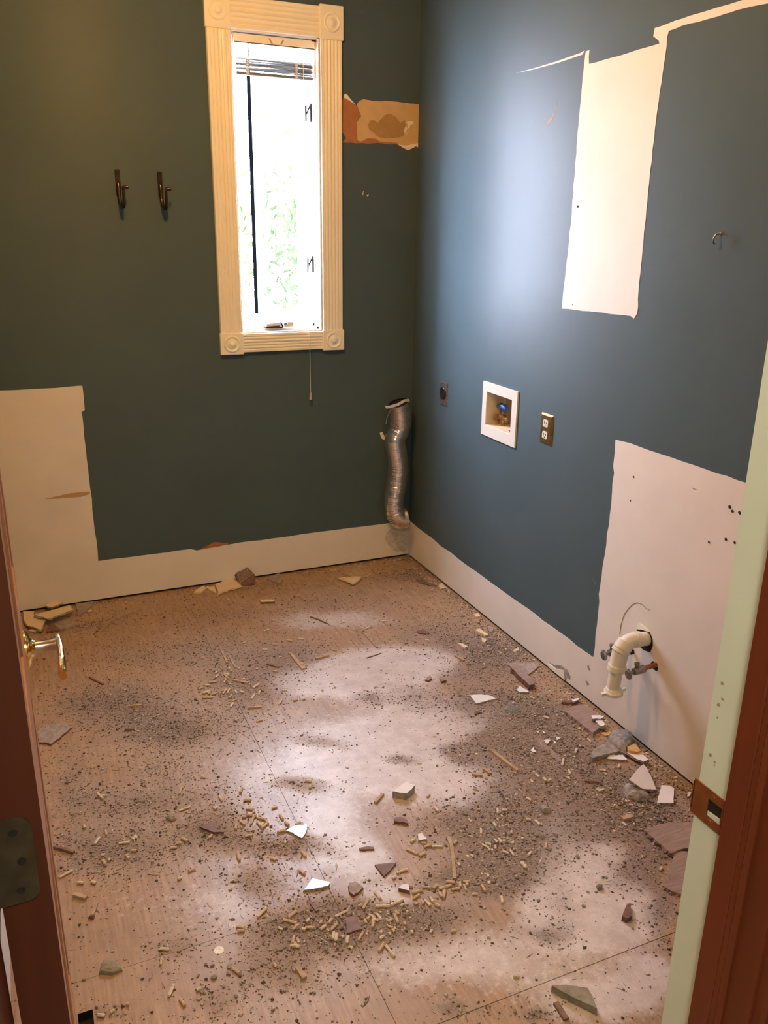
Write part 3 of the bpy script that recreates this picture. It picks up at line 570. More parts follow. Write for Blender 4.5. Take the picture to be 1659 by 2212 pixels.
def plate_box(mb, y0, y1, z0, z1, h, b): # bevelled plate on the right wall
    mb.hexa([(0, y0, z0), (0, y1, z0), (0, y1, z1), (0, y0, z1)], [(-h, y0 + b, z0 + b), (-h, y1 - b, z0 + b), (-h, y1 - b, z1 - b), (-h, y0 + b, z1 - b)])
do = empty('dryer_outlet', (0, -.329, .887)); tag(do, 'steel plate with a round black dryer receptacle near the corner', 'outlet')
mb = MB(); plate_box(mb, -.364, -.294, .833, .938, .0055, .004); mb.build('cover_plate', 'steelplate', do)
mb = MB(); mb.lathe([(.0268, 0.004), (.0268, .0095), (.025, .011), (.010, .0105), (.001, .0105)], (0, -.329, .889), (-1, 0, 0), 28); rc = mb.build('receptacle', 'black', do, smooth=True)
for dy, dz, ra in ((-.010, .006, .5), (.010, .006, -.5), (0, -.012, 0)):
    mb = MB(); mb.box(-.0120, -.0108, -.329 + dy - .0015, -.329 + dy + .0015, .889 + dz - .005, .889 + dz + .005); mb.build('slot', 'dullchrome', rc)
for dz in (.923, .848):
    mb = MB(); mb.lathe([(.0035, .005), (.003, .0065)], (0, -.329, dz), (-1, 0, 0), 10); mb.build('screw', 'chromed', do)
wb = empty('washer_box', (0, -.80, .885)); tag(wb, 'white framed recessed washer supply box with a blue valve handle', 'supply box')
y0, y1, z0, z1 = BOX; mb = MB(); oy0, oy1, oz0, oz1 = -.932, -.674, .782, .998
for q in (((oy0, oz0), (oy1, oz0), (y1, z0), (y0, z0)), ((oy1, oz0), (oy1, oz1), (y1, z1), (y1, z0)), ((oy1, oz1), (oy0, oz1), (y0, z1), (y1, z1)), ((oy0, oz1), (oy0, oz0), (y0, z0), (y0, z1))):
    mb.hexa([(0, a_, b_) for a_, b_ in q], [(-.006, q[0][0] * .985 + q[3][0] * .015, q[0][1] * .985 + q[3][1] * .015), (-.006, q[1][0] * .985 + q[2][0] * .015, q[1][1] * .985 + q[2][1] * .015), (-.0045, *q[2]), (-.0045, *q[3])])
mb.build('face_frame', 'ivory', wb)
mb = MB(); dpt = .088
mb.box(0, dpt, y0 - .002, y0 + .001, z0, z1); mb.box(0, dpt, y1 - .001, y1 + .002, z0, z1); mb.box(0, dpt, y0, y1, z0 - .002, z0 + .001); mb.box(0, dpt, y0, y1, z1 - .001, z1 + .002); mb.box(dpt, dpt + .003, y0, y1, z0, z1)
mb.build('box_liner', 'boxin', wb)
vy, vx = -.745, .048
mb = MB(); mb.lathe([(.015, 0), (.015, .006), (.011, .008), (.011, .024), (.015, .027), (.016, .040), (.010, .045), (.006, .047), (.006, .060)], (vx, vy, z0 + .001), (0, 0, 1), 18)
mb.lathe([(.008, 0), (.008, .016), (.012, .018), (.012, .034), (.009, .034)], (vx, vy, z0 + .034), (-.45, .9, -.1), 16)
mb.lathe([(.008, 0), (.007, .030), (.004, .034)], (vx, vy, z0 + .030), (.2, -1, .05), 14)
vb = mb.build('valve_body', 'brassvalve', wb, smooth=True)
mb = MB(); mb.tube([(vx - .002, vy + .030, z0 + .074), (vx - .002, vy + .012, z0 + .079), (vx - .002, vy - .014, z0 + .078), (vx - .002, vy - .032, z0 + .072)], [.009, .0125, .0125, .009], 14, sx=1.0); mb.lathe([(.010, 0), (.010, .012)], (vx, vy, z0 + .058), (0, 0, 1), 12); mb.build('valve_handle', 'bluehandle', vb, smooth=True)
mb = MB(); mb.lathe([(.010, 0), (.009, .0008)], (.03, -.845, z0 + .001), (0, 0, 1), 14); mb.build('drain_hole', 'dark', wb)
el = empty('wall_outlet', (0, -1.128, .898)); tag(el, 'brass cover plate with a white duplex outlet beside the washer box', 'outlet')
mb = MB(); plate_box(mb, -1.165, -1.092, .843, .953, .0065, .006); mb.build('cover_plate', 'brassplate', el)
for zc in (.919, .877):
    mb = MB(); pr = []
    for k in range(24):
        c = 2 * math.pi * k / 24; pr.append((-1.128 + .0165 * max(-.92, min(.92, math.cos(c) * 1.15)), zc + .0165 * max(-.78, min(.78, math.sin(c)))))
    mb.prism([(-.0085, a_, b_) for a_, b_ in pr], (.006, 0, 0)); rc = mb.build('receptacle', 'ivory', el)
    for dy in (-.006, .006):
        mb = MB(); mb.box(-.0092, -.0084, -1.128 + dy - .0011, -1.128 + dy + .0011, zc - .0015, zc + .0065); mb.build('slot', 'dark', rc)
    mb = MB(); mb.lathe([(.0024, .0084), (.002, .0092)], (0, -1.128, zc - .0075), (-1, 0, 0), 10); mb.build('ground_hole', 'dark', rc)
mb = MB(); mb.lathe([(.003, .006), (.0026, .0078)], (0, -1.128, .898), (-1, 0, 0), 10); mb.build('screw', 'brass', el)
# bent nail
nl = onR(1557, 505); mb = MB(); mb.tube([nl, nl + Vector((-.016, 0, -.002)), nl + Vector((-.022, .001, -.012)), nl + Vector((-.020, .002, -.022)), nl + Vector((-.013, .003, -.025))], .0021, 8); mb.lathe([(.0045, 0), (.0045, .002), (.002, .004)], nl, (-1, 0, 0), 10)
tag(mb.build('bent_nail', 'dullchrome', smooth=True, origin=nl), 'small bent metal hook screwed into the right wall', 'hook')

# ---------------------------------------------------------------- drain pipe and stop valves
YP = -1.750
dp = empty('drain_pipe', (0, YP, .362)); tag(dp, 'white plastic drain pipe bending down out of the bare wall', 'drain pipe')
ring = cp(9, [(975, 430), (985, 385), (1015, 370), (1080, 410), (1130, 470), (1165, 560), (1165, 640), (1135, 715), (1060, 690), (1000, 640), (965, 560)])
wpatch(wall_right, ring, 'R', 'pipe_hole', 'dark', base=0.0009, h=0.0004)
wpatch(wall_right, cp(9, [(972, 435), (985, 385), (1015, 368), (1085, 412), (1135, 470), (1100, 462), (1040, 440)]), 'R', 'torn_paper', 'bare_edge', base=0.0013, h=0.002)
pa = spline([(.01, YP, .362), (-.03, YP, .367), (-.060, YP, .370), (-.083, YP, .362), (-.097, YP, .338), (-.101, YP, .310)], 8)
mb = MB(); mb.tube(pa, .0225, 24); mb.build('trap_arm', 'pvc', dp, smooth=True)
mb = MB(); q = pa[-14:-8]; mb.tube([(-.030, YP, .3670), (-.050, YP, .3695)], .0255, 24); mb.build('collar', 'pvc', dp, smooth=True)
mb = MB(); mb.tube([(-.078, YP, .368), (-.094, YP, .345)], [.0265, .0275], 24); mb.tube([(-.094, YP, .345), (-.099, YP, .336)], [.0285, .0285], 24); mb.build('elbow_hub', 'pvc', dp, smooth=True)
mb = MB(); mb.tube([(-.097, YP, .340), (-.104, YP, .285)], [.0255, .0250], 24); mb.build('coupling', 'pvc', dp, smooth=True)
mb = MB(); mb.tube([(-.103, YP, .292), (-.105, YP, .274)], [.0285, .0280], 24); mb.build('slip_nut', 'pvc', dp, smooth=True)
mb = MB(); mb.tube(spline([(-.105, YP, .276), (-.107, YP, .250), (-.109, YP, .225), (-.107, YP, .196)], 4), .0205, 24); mb.build('tailpiece', 'pvc', dp, smooth=True)
mb = MB(); mb.lathe([(.0235, 0), (.0255, .004), (.0275, .010), (.0300, .012), (.0300, .021), (.0270, .023), (.0215, .023), (.0200, .010)], (-.1075, YP, .214), (.03, 0, -1), 32)
for s in (-1, 1): mb.box(-.1075 + s * .037 - .009, -.1075 + s * .037 + .009, YP - .004, YP + .004, .194, .203)
mb.build('end_nut', 'pvc', dp, smooth=True)
def stop_valve(o, label, hole, rot):
    o = Vector(o); t = empty('stop_valve', o); tag(t, label, 'valve', 'water stop valves under the drain')
    mb = MB(); mb.tube([(0.008, o.y, o.z + .006), (-.052, o.y, o.z + .002)], .0078, 14); mb.build('copper_stub', 'copper', t, smooth=True)
    mb = MB(); mb.tube([(-.048, o.y, o.z + .002), (-.060, o.y, o.z), (-.086, o.y, o.z - .002)], [.0125, .0125, .0110], 14); mb.lathe([(.0085, 0), (.0065, .014), (.0085, .015), (.0085, .022)], (-.074, o.y, o.z + .004), (0, .15, 1), 12); mb.build('valve_body', 'dullchrome', t, smooth=True)
    mb = MB(); mb.tube([(-.084, o.y, o.z - .002), (-.102, o.y, o.z - .004)], .0055, 10); mb.build('stem', 'dullchrome', t, smooth=True)
    mb = MB(); mb.lathe([(.006, 0), (.019, .002), (.020, .006), (.016, .011), (.004, .012)], (-.100, o.y, o.z - .004), (-1, -.1, -.25), 24, squash=.62); mb.build('oval_handle', 'dullchrome', t, smooth=True)
    return t
a = onR(1418, 1441)
wpatch(wall_right, cp(9, [(1140, 840), (1170, 815), (1205, 860), (1228, 905), (1215, 940), (1170, 915)]), 'R', 'pipe_hole', 'dark', base=0.0009, h=0.0004)
stop_valve((0, a.y + .002, a.z + .002), 'chrome stop valve on a copper stub right of the drain pipe', None, 0)
a2 = onR(1367, 1410)
wpatch(wall_right, cp(9, [(885, 720), (905, 660), (940, 690), (945, 730), (905, 745)]), 'R', 'pipe_hole', 'dark', base=0.0009, h=0.0004)
stop_valve((0, a2.y + .012, a2.z + .012), 'chrome stop valve half hidden behind the drain pipe on its left', None, 0)

# ---------------------------------------------------------------- door, its frame and hardware
def rel(x, d, z): return Vector((CAM.x + x, CAM.y + d, z))
hz = rel(-.0293, .684, 0)                              # hinge-side corner of the right-hand face
fz = rel(-.0487, 1.446, 0)
dv = (fz - hz).normalized(); nv = Vector((-dv.y, dv.x, 0))  # nv points left, into the door
door = empty('door_1', (hz.x, hz.y, 0)); struct(door, 'red brown panelled door standing open against the left wall')
DW, DT = (fz - hz).length, 0.041
def dpt_(u, w, z): return hz + dv * u + nv * w + Vector((0, 0, z))
def dbox(mb, u0, u1, w0, w1, z0, z1, mi=0):
    q = lambda z: [dpt_(u0, w0, z), dpt_(u1, w0, z), dpt_(u1, w1, z), dpt_(u0, w1, z)]
    mb.hexa(q(z0), q(z1), mi); return mb
mb = MB(); dbox(mb, 0.001, DW, .010, DT - .010, .012, 2.04); mb.build('door_core', 'doorwood', door)
ST = .115; rails = [(.012, .24), (.86, 1.06), (1.62, 1.74), (1.92, 2.04)]
for u0, u1 in ((0.001, ST), (DW - ST, DW), (DW / 2 - .05, DW / 2 + .05)):
    mb = MB(); dbox(mb, u0, u1, 0, DT, .012, 2.04); mb.build('stile', 'doorwood', door, bevel=.002)
for z0_, z1_ in rails:
    for u0, u1 in ((ST, DW / 2 - .05), (DW / 2 + .05, DW - ST)):
        mb = MB(); dbox(mb, u0, u1, 0, DT, z0_, z1_); mb.build('rail', 'doorwood', door)
for za, zb in ((.24, .86), (1.06, 1.62), (1.74, 1.92)):
    for u0, u1 in ((ST, DW / 2 - .05), (DW / 2 + .05, DW - ST)):
        for w_, w2 in ((.010, .003), (DT - .010, DT - .003)):
            q = lambda m_, ww: [dpt_(u0 + m_, ww, za + m_), dpt_(u1 - m_, ww, za + m_), dpt_(u1 - m_, ww, zb - m_), dpt_(u0 + m_, ww, zb - m_)]
            mb = MB(); mb.hexa(q(.012, w_), q(.045, w2)); mb.build('raised_panel', 'doorwood', door)
mb = MB(); dbox(mb, 0, .0015, -.0003, DT + .0003, .012, 2.04); mb.build('hinge_edge', 'darkwood', door)
# hinge leaf on the edge facing the camera, with knuckle
zc = 1.026; mb = MB(); hh, r0 = .0445, .011; pr = []
u_ = lambda w, z: dpt_(-.0016, w, z)
wr = .0085
for cx_, cz_, a0 in ((wr + r0, zc + hh - r0, 90), (wr + r0, zc - hh + r0, 180)):
    for k in range(7):
        c = math.radians(a0 + 90 * k / 6); pr.append((cx_ + r0 * math.cos(c), cz_ + r0 * math.sin(c)))
pr += [(DT + .006, zc - hh), (DT + .006, zc + hh)]
mb.prism([dpt_(-.0022, w, z) for w, z in pr], dv * .0022); hl = mb.build('hinge_leaf', 'hinge', door)
for w, z in ((.020, zc + .031), (.016, zc), (.020, zc - .031)):
    mb = MB(); mb.lathe([(.0042, .0018), (.0036, .0028), (.001, .0024)], dpt_(0, w + .004, z), -dv, 12); mb.build('screw', 'dark', hl)
mb = MB(); mb.tube([dpt_(-.004, DT + .0075, zc - hh), dpt_(-.004, DT + .0075, zc + hh)], .006, 14); mb.build('hinge_knuckle', 'hinge', hl, smooth=True)
# brass lever
lu, lz = 1.380 - .684, .893
ls = empty('lever_handle', dpt_(lu, 0, lz) - Vector((hz.x, hz.y, 0))); ls.parent = door; ls['label'] = 'polished brass lever handle'
mb = MB(); mb.lathe([(.032, 0), (.032, .003), (.028, .007), (.018, .009), (.014, .013), (.012, .016)], dpt_(lu, 0, lz), -nv, 32); mb.build('rose', 'brass', ls, smooth=True)
mb = MB(); mb.lathe([(.0115, .012), (.0105, .020), (.0105, .042), (.012, .046), (.012, .056)], dpt_(lu, 0, lz), -nv, 24); mb.build('neck', 'chromed', ls, smooth=True)
mb = MB(); pl = spline([dpt_(lu + .012, -.052, lz + .002), dpt_(lu - .020, -.054, lz + .003), dpt_(lu - .060, -.053, lz), dpt_(lu - .105, -.050, lz - .006)], 6)
mb.tube(pl, [.0115] * 3 + [.0105] * 10 + [.0125] * 5 + [.010], 14, up=(0, 0, 1), sx=.55); mb.build('lever', 'brass', ls, smooth=True)
# hinge-side jamb
mb = MB(); mb.box(JX0 - .022, JX0, CAM.y + .545, CAM.y + .682, -.001, 2.05); mb.box(JX0 - .09, JX0 - .005, CAM.y + .535, CAM.y + .548, -.001, 2.1)
trim_left = struct(mb.build('trim_1', 'jambwood'), 'red brown hinge jamb at the left edge')
# latch-side jamb with stop and strike plate
trim_r = empty('trim_2', (JX1, CAM.y + .62, 0)); struct(trim_r, 'red brown latch jamb with a pale green painted rabbet and strike plate')
mb = MB(); mb.box(JX1, JX1 + .020, CAM.y + .612, CAM.y + .680, -.001, 2.05); mb.build('painted_rabbet', 'jambwhite', trim_r)
mb = MB(); mb.box(JX1, JX1 + .020, CAM.y + .545, CAM.y + .612, -.001, 2.05); mb.build('jamb_board', 'jambwood', trim_r)
def extr(prof, z0, z1): return MB().hexa([(x, y, z0) for x, y in prof], [(x, y, z1) for x, y in prof])
d = lambda t: CAM.y + t
extr([(JX1, d(.6255)), (JX1 - .011, d(.6255)), (JX1 - .011, d(.597)), (JX1 - .0095, d(.5955)), (JX1 - .0105, d(.594)), (JX1 - .0085, d(.588)), (JX1 - .0095, d(.5865)), (JX1 - .0085, d(.585)), (JX1 - .003, d(.582)), (JX1, d(.582))], -.001, 2.04).build('door_stop', 'jambwood', trim_r)
extr([(JX1 + .004, d(.546)), (JX1 + .004, d(.534)), (JX1 + .008, d(.528)), (JX1 + .02, d(.531)), (JX1 + .024, d(.527)), (JX1 + .06, d(.530)), (JX1 + .066, d(.548))], -.001, 2.1).build('casing', 'jambwood', trim_r)
sy0, sy1, sz0, sz1 = d(.634), d(.6855), .838, .889
mb = MB(); slab_with_holes(mb, 'x', JX1 - .0018, JX1, sy0, sy1, sz0, sz1, [(d(.636), d(.659), .851, .876)])
mb.box(JX1 - .0018, JX1 + .004, sy1 - .001, sy1 + .0015, sz0 + .006, sz1 - .004)
sp = mb.build('strike_plate', 'rustplate', trim_r)
mb = MB(); mb.box(JX1 - .0004, JX1 + .0004, d(.636), d(.659), .851, .876); mb.build('latch_hole', 'dark', sp)
mb = MB(); mb.hexa([(JX1 - .001, d(.637), .8515), (JX1 - .001, d(.658), .8515), (JX1 - .001, d(.658), .858), (JX1 - .001, d(.637), .860)], [(JX1 - .0004, d(.637), .8515), (JX1 - .0004, d(.658), .8515), (JX1 - .0004, d(.658), .858), (JX1 - .0004, d(.637), .860)]); mb.build('bare_wood_chip', 'jambwhite', sp)
for zz in (.882, .845):
    mb = MB(); mb.lathe([(.0036, .0016), (.003, .0024), (.001, .002)], (JX1, d(.652), zz), (-1, 0, 0), 12); mb.build('screw', 'rustplate', sp)
for dd, zz, s in ((.668, .935, .0028), (.660, .930, .0022), (.667, .990, .0014), (.668, 1.008, .003), (.664, 1.018, .0022), (.668, 1.038, .0024), (.660, .925, .0015)):
    pr = [(dd + s * math.cos(k * 1.05 + dd * 99) * R.uniform(.6, 1.3), zz + s * math.sin(k * 1.05 + dd * 99) * R.uniform(.6, 1.3)) for k in range(6)]
    mb = MB(); mb.prism([(JX1 - .0005, d(a_), b_) for a_, b_ in pr], (.0005, 0, 0)); mb.build('paint_chip', 'scuff', trim_r)

# ---------------------------------------------------------------- outdoors, seen washed out through the window
mb = MB(); mb.box(-6, 6, .3, 12, -.7, -.6); struct(mb.build('ground', 'ground'))
tree = empty('garden_tree', (.25, 3.4, -.6)); tag(tree, 'pale green leafy tree washed out in the daylight beyond the window', 'tree')
mb = MB(); mb.tube([(.25, 3.4, -.6), (.28, 3.42, .3), (.22, 3.4, 1.0), (.30, 3.38, 1.8)], [.07, .055, .04, .015], 10); mb.build('trunk', 'bark', tree, smooth=True)
NL = 700; C_ = NP.normal(0, 1, (NL, 3)) * np.array([.20, .2, .36]) + np.array([.44, 3.35, 1.48]); vs_, fs_ = [], []
for c in C_:
    q = Vector(NP.normal(0, 1, 3)).normalized(); w = q.orthogonal().normalized(); L = NP.uniform(.035, .07)
    c = Vector(c); k = len(vs_); vs_ += [c - q * L, c + w * L * .42 , c + q * L, c - w * L * .42 + q.cross(w) * L * .15]; fs_ += [(k, k + 1, k + 2), (k, k + 2, k + 3)]
mb = MB(); mb.add(vs_, fs_); o = mb.build('foliage', 'leaf', tree); o['kind'] = 'stuff'
# ---------------------------------------------------------------- debris on the floor
def shard(k, pts, name, label, cat, top='tile_white', body='tile_body', t=.007, z=0.0, hs=None, rag=4, amp=.35, group=None, draft=.12):
    px = ragged(cp(k, pts), rag, amp)
    if hs:                                   # tilted piece: heights of the listed corners, interpolated along the edges
        base = cp(k, pts); A = [onF(*p, h_ + t) for p, h_ in zip(base, hs)]
        ctr = sum(A, Vector()) / len(A)
        M_ = np.array([[a.x - ctr.x, a.y - ctr.y] for a in A]); zz = np.array([a.z - ctr.z for a in A]); g = np.linalg.lstsq(M_, zz, rcond=None)[0]
        global PLANE
        nn = Vector((-g[0], -g[1], 1)); ctr_ = Vector(ctr)
        def PLANE(x, y, c0=ctr_, n0=nn): d_ = ray(x, y); return CAM + d_ * ((c0 - CAM).dot(n0) / d_.dot(n0))
        T = [PLANE(*p) for p in px]
    else: T = [onF(*p, z + t) for p in px]
    c = sum(T, Vector()) / len(T)
    top_v = T; bot = [Vector((c.x + (p.x - c.x) * (1 + draft * R.uniform(-.5, 1)), c.y + (p.y - c.y) * (1 + draft * R.uniform(-.5, 1)), max(.0003, p.z - t))) for p in T]
    n = len(T); mb = MB(); mb.add(list(top_v) + bot, [tuple(range(n))], 0)
    mb.f += [tuple(range(2 * n - 1, n - 1, -1))] + [(i, n + i, n + (i + 1) % n, (i + 1) % n) for i in range(n)]; mb.mi += [1] * (n + 1)
    o = mb.build(name, [top, body], origin=(c.x, c.y, 0 if not hs else min(p.z for p in bot)))
    return tag(o, label, cat, group)
def W_(k, pts, label, **kw): return shard(k, pts, 'tile_shard', label, 'tile shard', **kw)
def B_(k, pts, label, **kw):
    kw.setdefault('top', 'tile_brown'); kw.setdefault('body', 'tile_brown'); return shard(k, pts, 'brown_shard', label, 'tile shard', **kw)
def G_(k, pts, label, name='board_scrap', cat='scrap', **kw):
    kw.setdefault('top', 'board'); kw.setdefault('body', 'board'); return shard(k, pts, name, label, cat, **kw)
# white tile
W_(4, [(380, 868), (450, 862), (515, 866), (575, 890), (500, 910), (430, 928)], 'long white tile shard with a pointed right end, midway to the drain pipe')
W_(4, [(718, 830), (738, 800), (805, 842), (740, 845)], 'small white triangular tile chip beside the dark timber stub')
W_(4, [(1252, 1012), (1300, 1010), (1345, 1022), (1318, 1038), (1258, 1036)], 'upper of two small white tile chips stacked against the right wall', z=.020)
W_(4, [(1282, 1052), (1325, 1042), (1352, 1075), (1335, 1090), (1312, 1086)], 'lower of two small white tile chips stacked against the right wall', z=.012, t=.010)
W_(4, [(910, 1192), (935, 1184), (960, 1188), (935, 1218)], 'tiny white tile chip at the tip of the dark floor seam')
W_(4, [(858, 1130), (880, 1120), (872, 1140)], 'pair of tiny white chips, the left one, above the dark floor seam', t=.004)
W_(4, [(900, 1120), (925, 1140), (907, 1142)], 'pair of tiny white chips, the right one, above the dark floor seam', t=.004)
W_(4, [(1000, 1164), (1035, 1172), (1005, 1190)], 'tiny white triangle chip just right of the dark floor seam', t=.005)
W_(4, [(985, 1190), (1003, 1212), (984, 1214)], 'thin white sliver of tile just under the tiny white triangle', t=.004)
W_(4, [(815, 1264), (840, 1235), (844, 1258), (858, 1274), (836, 1276)], 'notched white tile crumb left of the dark floor seam', t=.006)
W_(5, [(700, 524), (722, 500), (815, 499), (845, 534), (780, 532)], 'flat white tile strip lying in front of the grey mortar slab', t=.008)
W_(5, [(840, 482), (925, 463), (1000, 533), (962, 548), (900, 520)], 'white tile shard with a yellow wood offcut on it by the right wall', z=.010, t=.008)
W_(5, [(858, 678), (920, 600), (962, 565), (985, 590), (1022, 665), (1055, 748), (955, 742), (900, 705)], 'largest white tile shard, leaning on a grey mortar lump', hs=[.030, .024, .014, .010, .004, .002, .018, .030], t=.007)
W_(5, [(1092, 715), (1150, 720), (1182, 740), (1177, 845), (1120, 846), (1058, 845)], 'white four-sided tile shard lying flat left of the strike plate')
W_(8, [(668, 405), (700, 398), (690, 430), (668, 436)], 'little white tile chip at the wall foot beside the strike plate')
W_(6, [(1485, 230), (1535, 195), (1590, 160), (1610, 176), (1650, 180), (1625, 212), (1590, 243), (1530, 238)], 'thick white tile chunk on a rough grey bed, in the middle of the floor', t=.024, draft=-.12)
W_(6, [(725, 510), (760, 490), (790, 475), (840, 470), (875, 468), (872, 500), (862, 530), (838, 563), (800, 545), (770, 525)], 'heart-like white tile shard left of the plywood seam', t=.006)
W_(6, [(850, 935), (885, 890), (915, 852), (970, 866), (1038, 880), (1028, 904), (950, 922)], 'bright white tile shard with a broad left end nearest the doorway', t=.007)
W_(6, [(1530, 922), (1550, 898), (1600, 896), (1608, 940), (1580, 935)], 'small white tile chip with a brown edge beside the front pellets', t=.012, body='tile_brown')
W_(7, [(340, 535), (370, 530), (405, 573), (345, 580)], 'small white tile chip between the thick chunk and the front pellets', t=.007)
W_(4, [(290, 492), (335, 498), (370, 520), (340, 527)], 'thin cream shim chip near the foot of the right wall', top='tile_cream', body='tile_cream', t=.004)
# brown and dark tile
B_(6, [(102, 482), (150, 462), (200, 445), (215, 480), (232, 510), (278, 522), (195, 520)], 'dark red brown tile shard with a curved edge on the left floor')
B_(6, [(1495, 422), (1540, 412), (1590, 430), (1600, 456), (1500, 443)], 'dark brown tile piece below the thick white chunk', t=.009)
B_(6, [(1245, 636), (1300, 624), (1350, 626), (1355, 642), (1250, 648)], 'narrow dark brown shard above the dark triangle', t=.006)
B_(6, [(1360, 755), (1440, 747), (1510, 740), (1470, 795), (1425, 838), (1390, 795)], 'dark triangular tile piece with its point toward the doorway', top='tile_brown', t=.006)
B_(6, [(1170, 902), (1195, 880), (1230, 880), (1275, 915), (1245, 950), (1208, 972), (1176, 948)], 'rounded brown tile piece right of the bright white shard', top='tile_grey', t=.008)
B_(6, [(880, 970), (895, 990), (912, 1030), (960, 1082), (935, 1088), (892, 1032)], 'thin brown sliver under the bright white shard', t=.004)
B_(6, [(1150, 1130), (1230, 1128), (1268, 1213), (1160, 1246)], 'square brown tile piece lying among the front pellets', top='tile_brown', t=.006)
B_(8, [(160, 1368), (175, 1325), (192, 1285), (210, 1270), (227, 1272), (232, 1366), (200, 1388)], 'dark wedge-shaped crumb at the right front of the floor', top='tile_brown', t=.014)
B_(4, [(0, 405), (40, 398), (90, 418), (80, 430), (10, 418)], 'flat brown tile flake near the middle of the right wall foot', t=.006)
B_(3, [(478, 402), (520, 398), (560, 400), (575, 412), (485, 416)], 'small brown block in front of the ribbed tile', t=.010, top='tile_cream')
B_(4, [(415, 985), (445, 980), (457, 990), (418, 1005)], 'small dark tile crumb below the long white shard', t=.006)
B_(4, [(62, 755), (78, 735), (100, 728), (110, 745), (85, 762)], 'small dark-edged tile crumb in the middle of the pale floor patch', top='tile_grey', t=.008)
B_(4, [(165, 740), (205, 732), (212, 760), (175, 768)], 'grey square tile crumb left of the long white shard', top='tile_grey', t=.010)
# left pile by the door lever
W_(1, [(165, 268), (245, 265), (240, 312), (300, 308), (342, 310), (315, 355), (292, 400), (245, 380), (200, 370), (172, 330)], 'broad cream tile shard in the pile behind the door lever', top='tile_cream', z=.012)
W_(1, [(250, 292), (380, 255), (500, 222), (520, 255), (430, 290), (342, 322), (300, 305)], 'long cream tile strip on top of the pile behind the door lever', top='tile_cream', z=.026)
W_(1, [(320, 227), (380, 190), (446, 204), (372, 238)], 'cream tile corner at the back of the pile behind the door lever', top='tile_cream', z=.020)
B_(1, [(385, 358), (500, 318), (552, 358), (430, 396)], 'grey tile back lying right of the pile behind the door lever', top='tile_grey', body='tile_grey', t=.010)
B_(1, [(540, 212), (650, 198), (690, 192), (625, 250), (565, 300)], 'grey pointed tile piece against the back wall by the left pile', top='tile_grey', body='tile_grey', t=.008)
B_(1, [(345, 365), (385, 360), (430, 396), (330, 412)], 'dark tile lump under the cream strip of the left pile', top='tile_brown', t=.010)
W_(1, [(620, 262), (655, 254), (662, 264), (628, 272)], 'tiny cream chip right of the left pile', top='tile_cream', t=.006)
W_(1, [(205, 405), (240, 378), (290, 402), (240, 412)], 'cream tile splinter just above the door lever', top='tile_cream', t=.006)
# along the back wall
W_(3, [(195, 300), (250, 278), (300, 258), (330, 285), (360, 310), (285, 332), (212, 360)], 'tan tile square left of the ribbed tile at the back wall', top='tile_cream', body='tile_cream', t=.008, z=.004)
ribt = B_(3, [(318, 230), (350, 200), (380, 176), (415, 210), (445, 240), (442, 290), (400, 302), (355, 310), (335, 270)], 'dark ribbed tile back tilted against the back wall', top='tile_brown', body='tile_brown', hs=[.030, .046, .060, .050, .038, .014, .007, .002, .016], t=.008)
W_(3, [(60, 350), (85, 328), (120, 312), (135, 328), (100, 352)], 'small tan tile corner left of the tan square at the back wall', top='tile_cream', body='tile_cream', t=.008)
W_(3, [(132, 318), (188, 318), (200, 352), (165, 342)], 'thin tan chip between the tan corner and tan square', top='tile_cream', body='tile_cream', t=.006)
B_(3, [(522, 265), (560, 246), (600, 230), (625, 272), (610, 296)], 'grey tile piece right of the ribbed tile', top='tile_grey', body='tile_grey', t=.010)
W_(3, [(980, 260), (1060, 254), (1130, 252), (1108, 275), (1080, 296)], 'pointed tan tile piece near the room corner', top='tile_cream', body='tile_cream', t=.008, z=.006)
W_(3, [(1010, 232), (1070, 200), (1130, 172), (1165, 208), (1200, 244), (1130, 262), (1060, 252)], 'flat tan tile piece under the pointed one near the room corner', top='stick', body='stick', t=.005)
B_(3, [(1480, 268), (1520, 270), (1580, 300), (1615, 312), (1560, 308), (1500, 290)], 'thin brown sliver by the right wall near the corner', t=.005)
W_(4, [(155, 85), (180, 60), (218, 98), (172, 104)], 'cream paper chip at the right wall foot nearest the corner', top='tile_cream', body='tile_cream', t=.004)
W_(4, [(408, 285), (440, 278), (457, 300), (425, 306)], 'cream chip third along the right wall foot from the corner', top='tile_cream', body='tile_cream', t=.008)
W_(4, [(418, 398), (450, 390), (515, 432), (488, 438)], 'cream two-layer chip beside the right wall foot', top='tile_cream', body='tile_cream', t=.008)
W_(4, [(510, 368), (552, 384), (540, 420), (513, 402)], 'grey square chip beside the cream two-layer chip', top='tile_grey', body='tile_grey', t=.006)
W_(4, [(465, 455), (500, 465), (490, 490), (470, 482)], 'cream triangular chip under the cream two-layer chip', top='tile_cream', body='tile_cream', t=.006)
W_(4, [(690, 545), (725, 528), (735, 545), (700, 556)], 'cream chip among grit at the right wall foot before the broken drywall', top='tile_cream', body='tile_cream', t=.006)
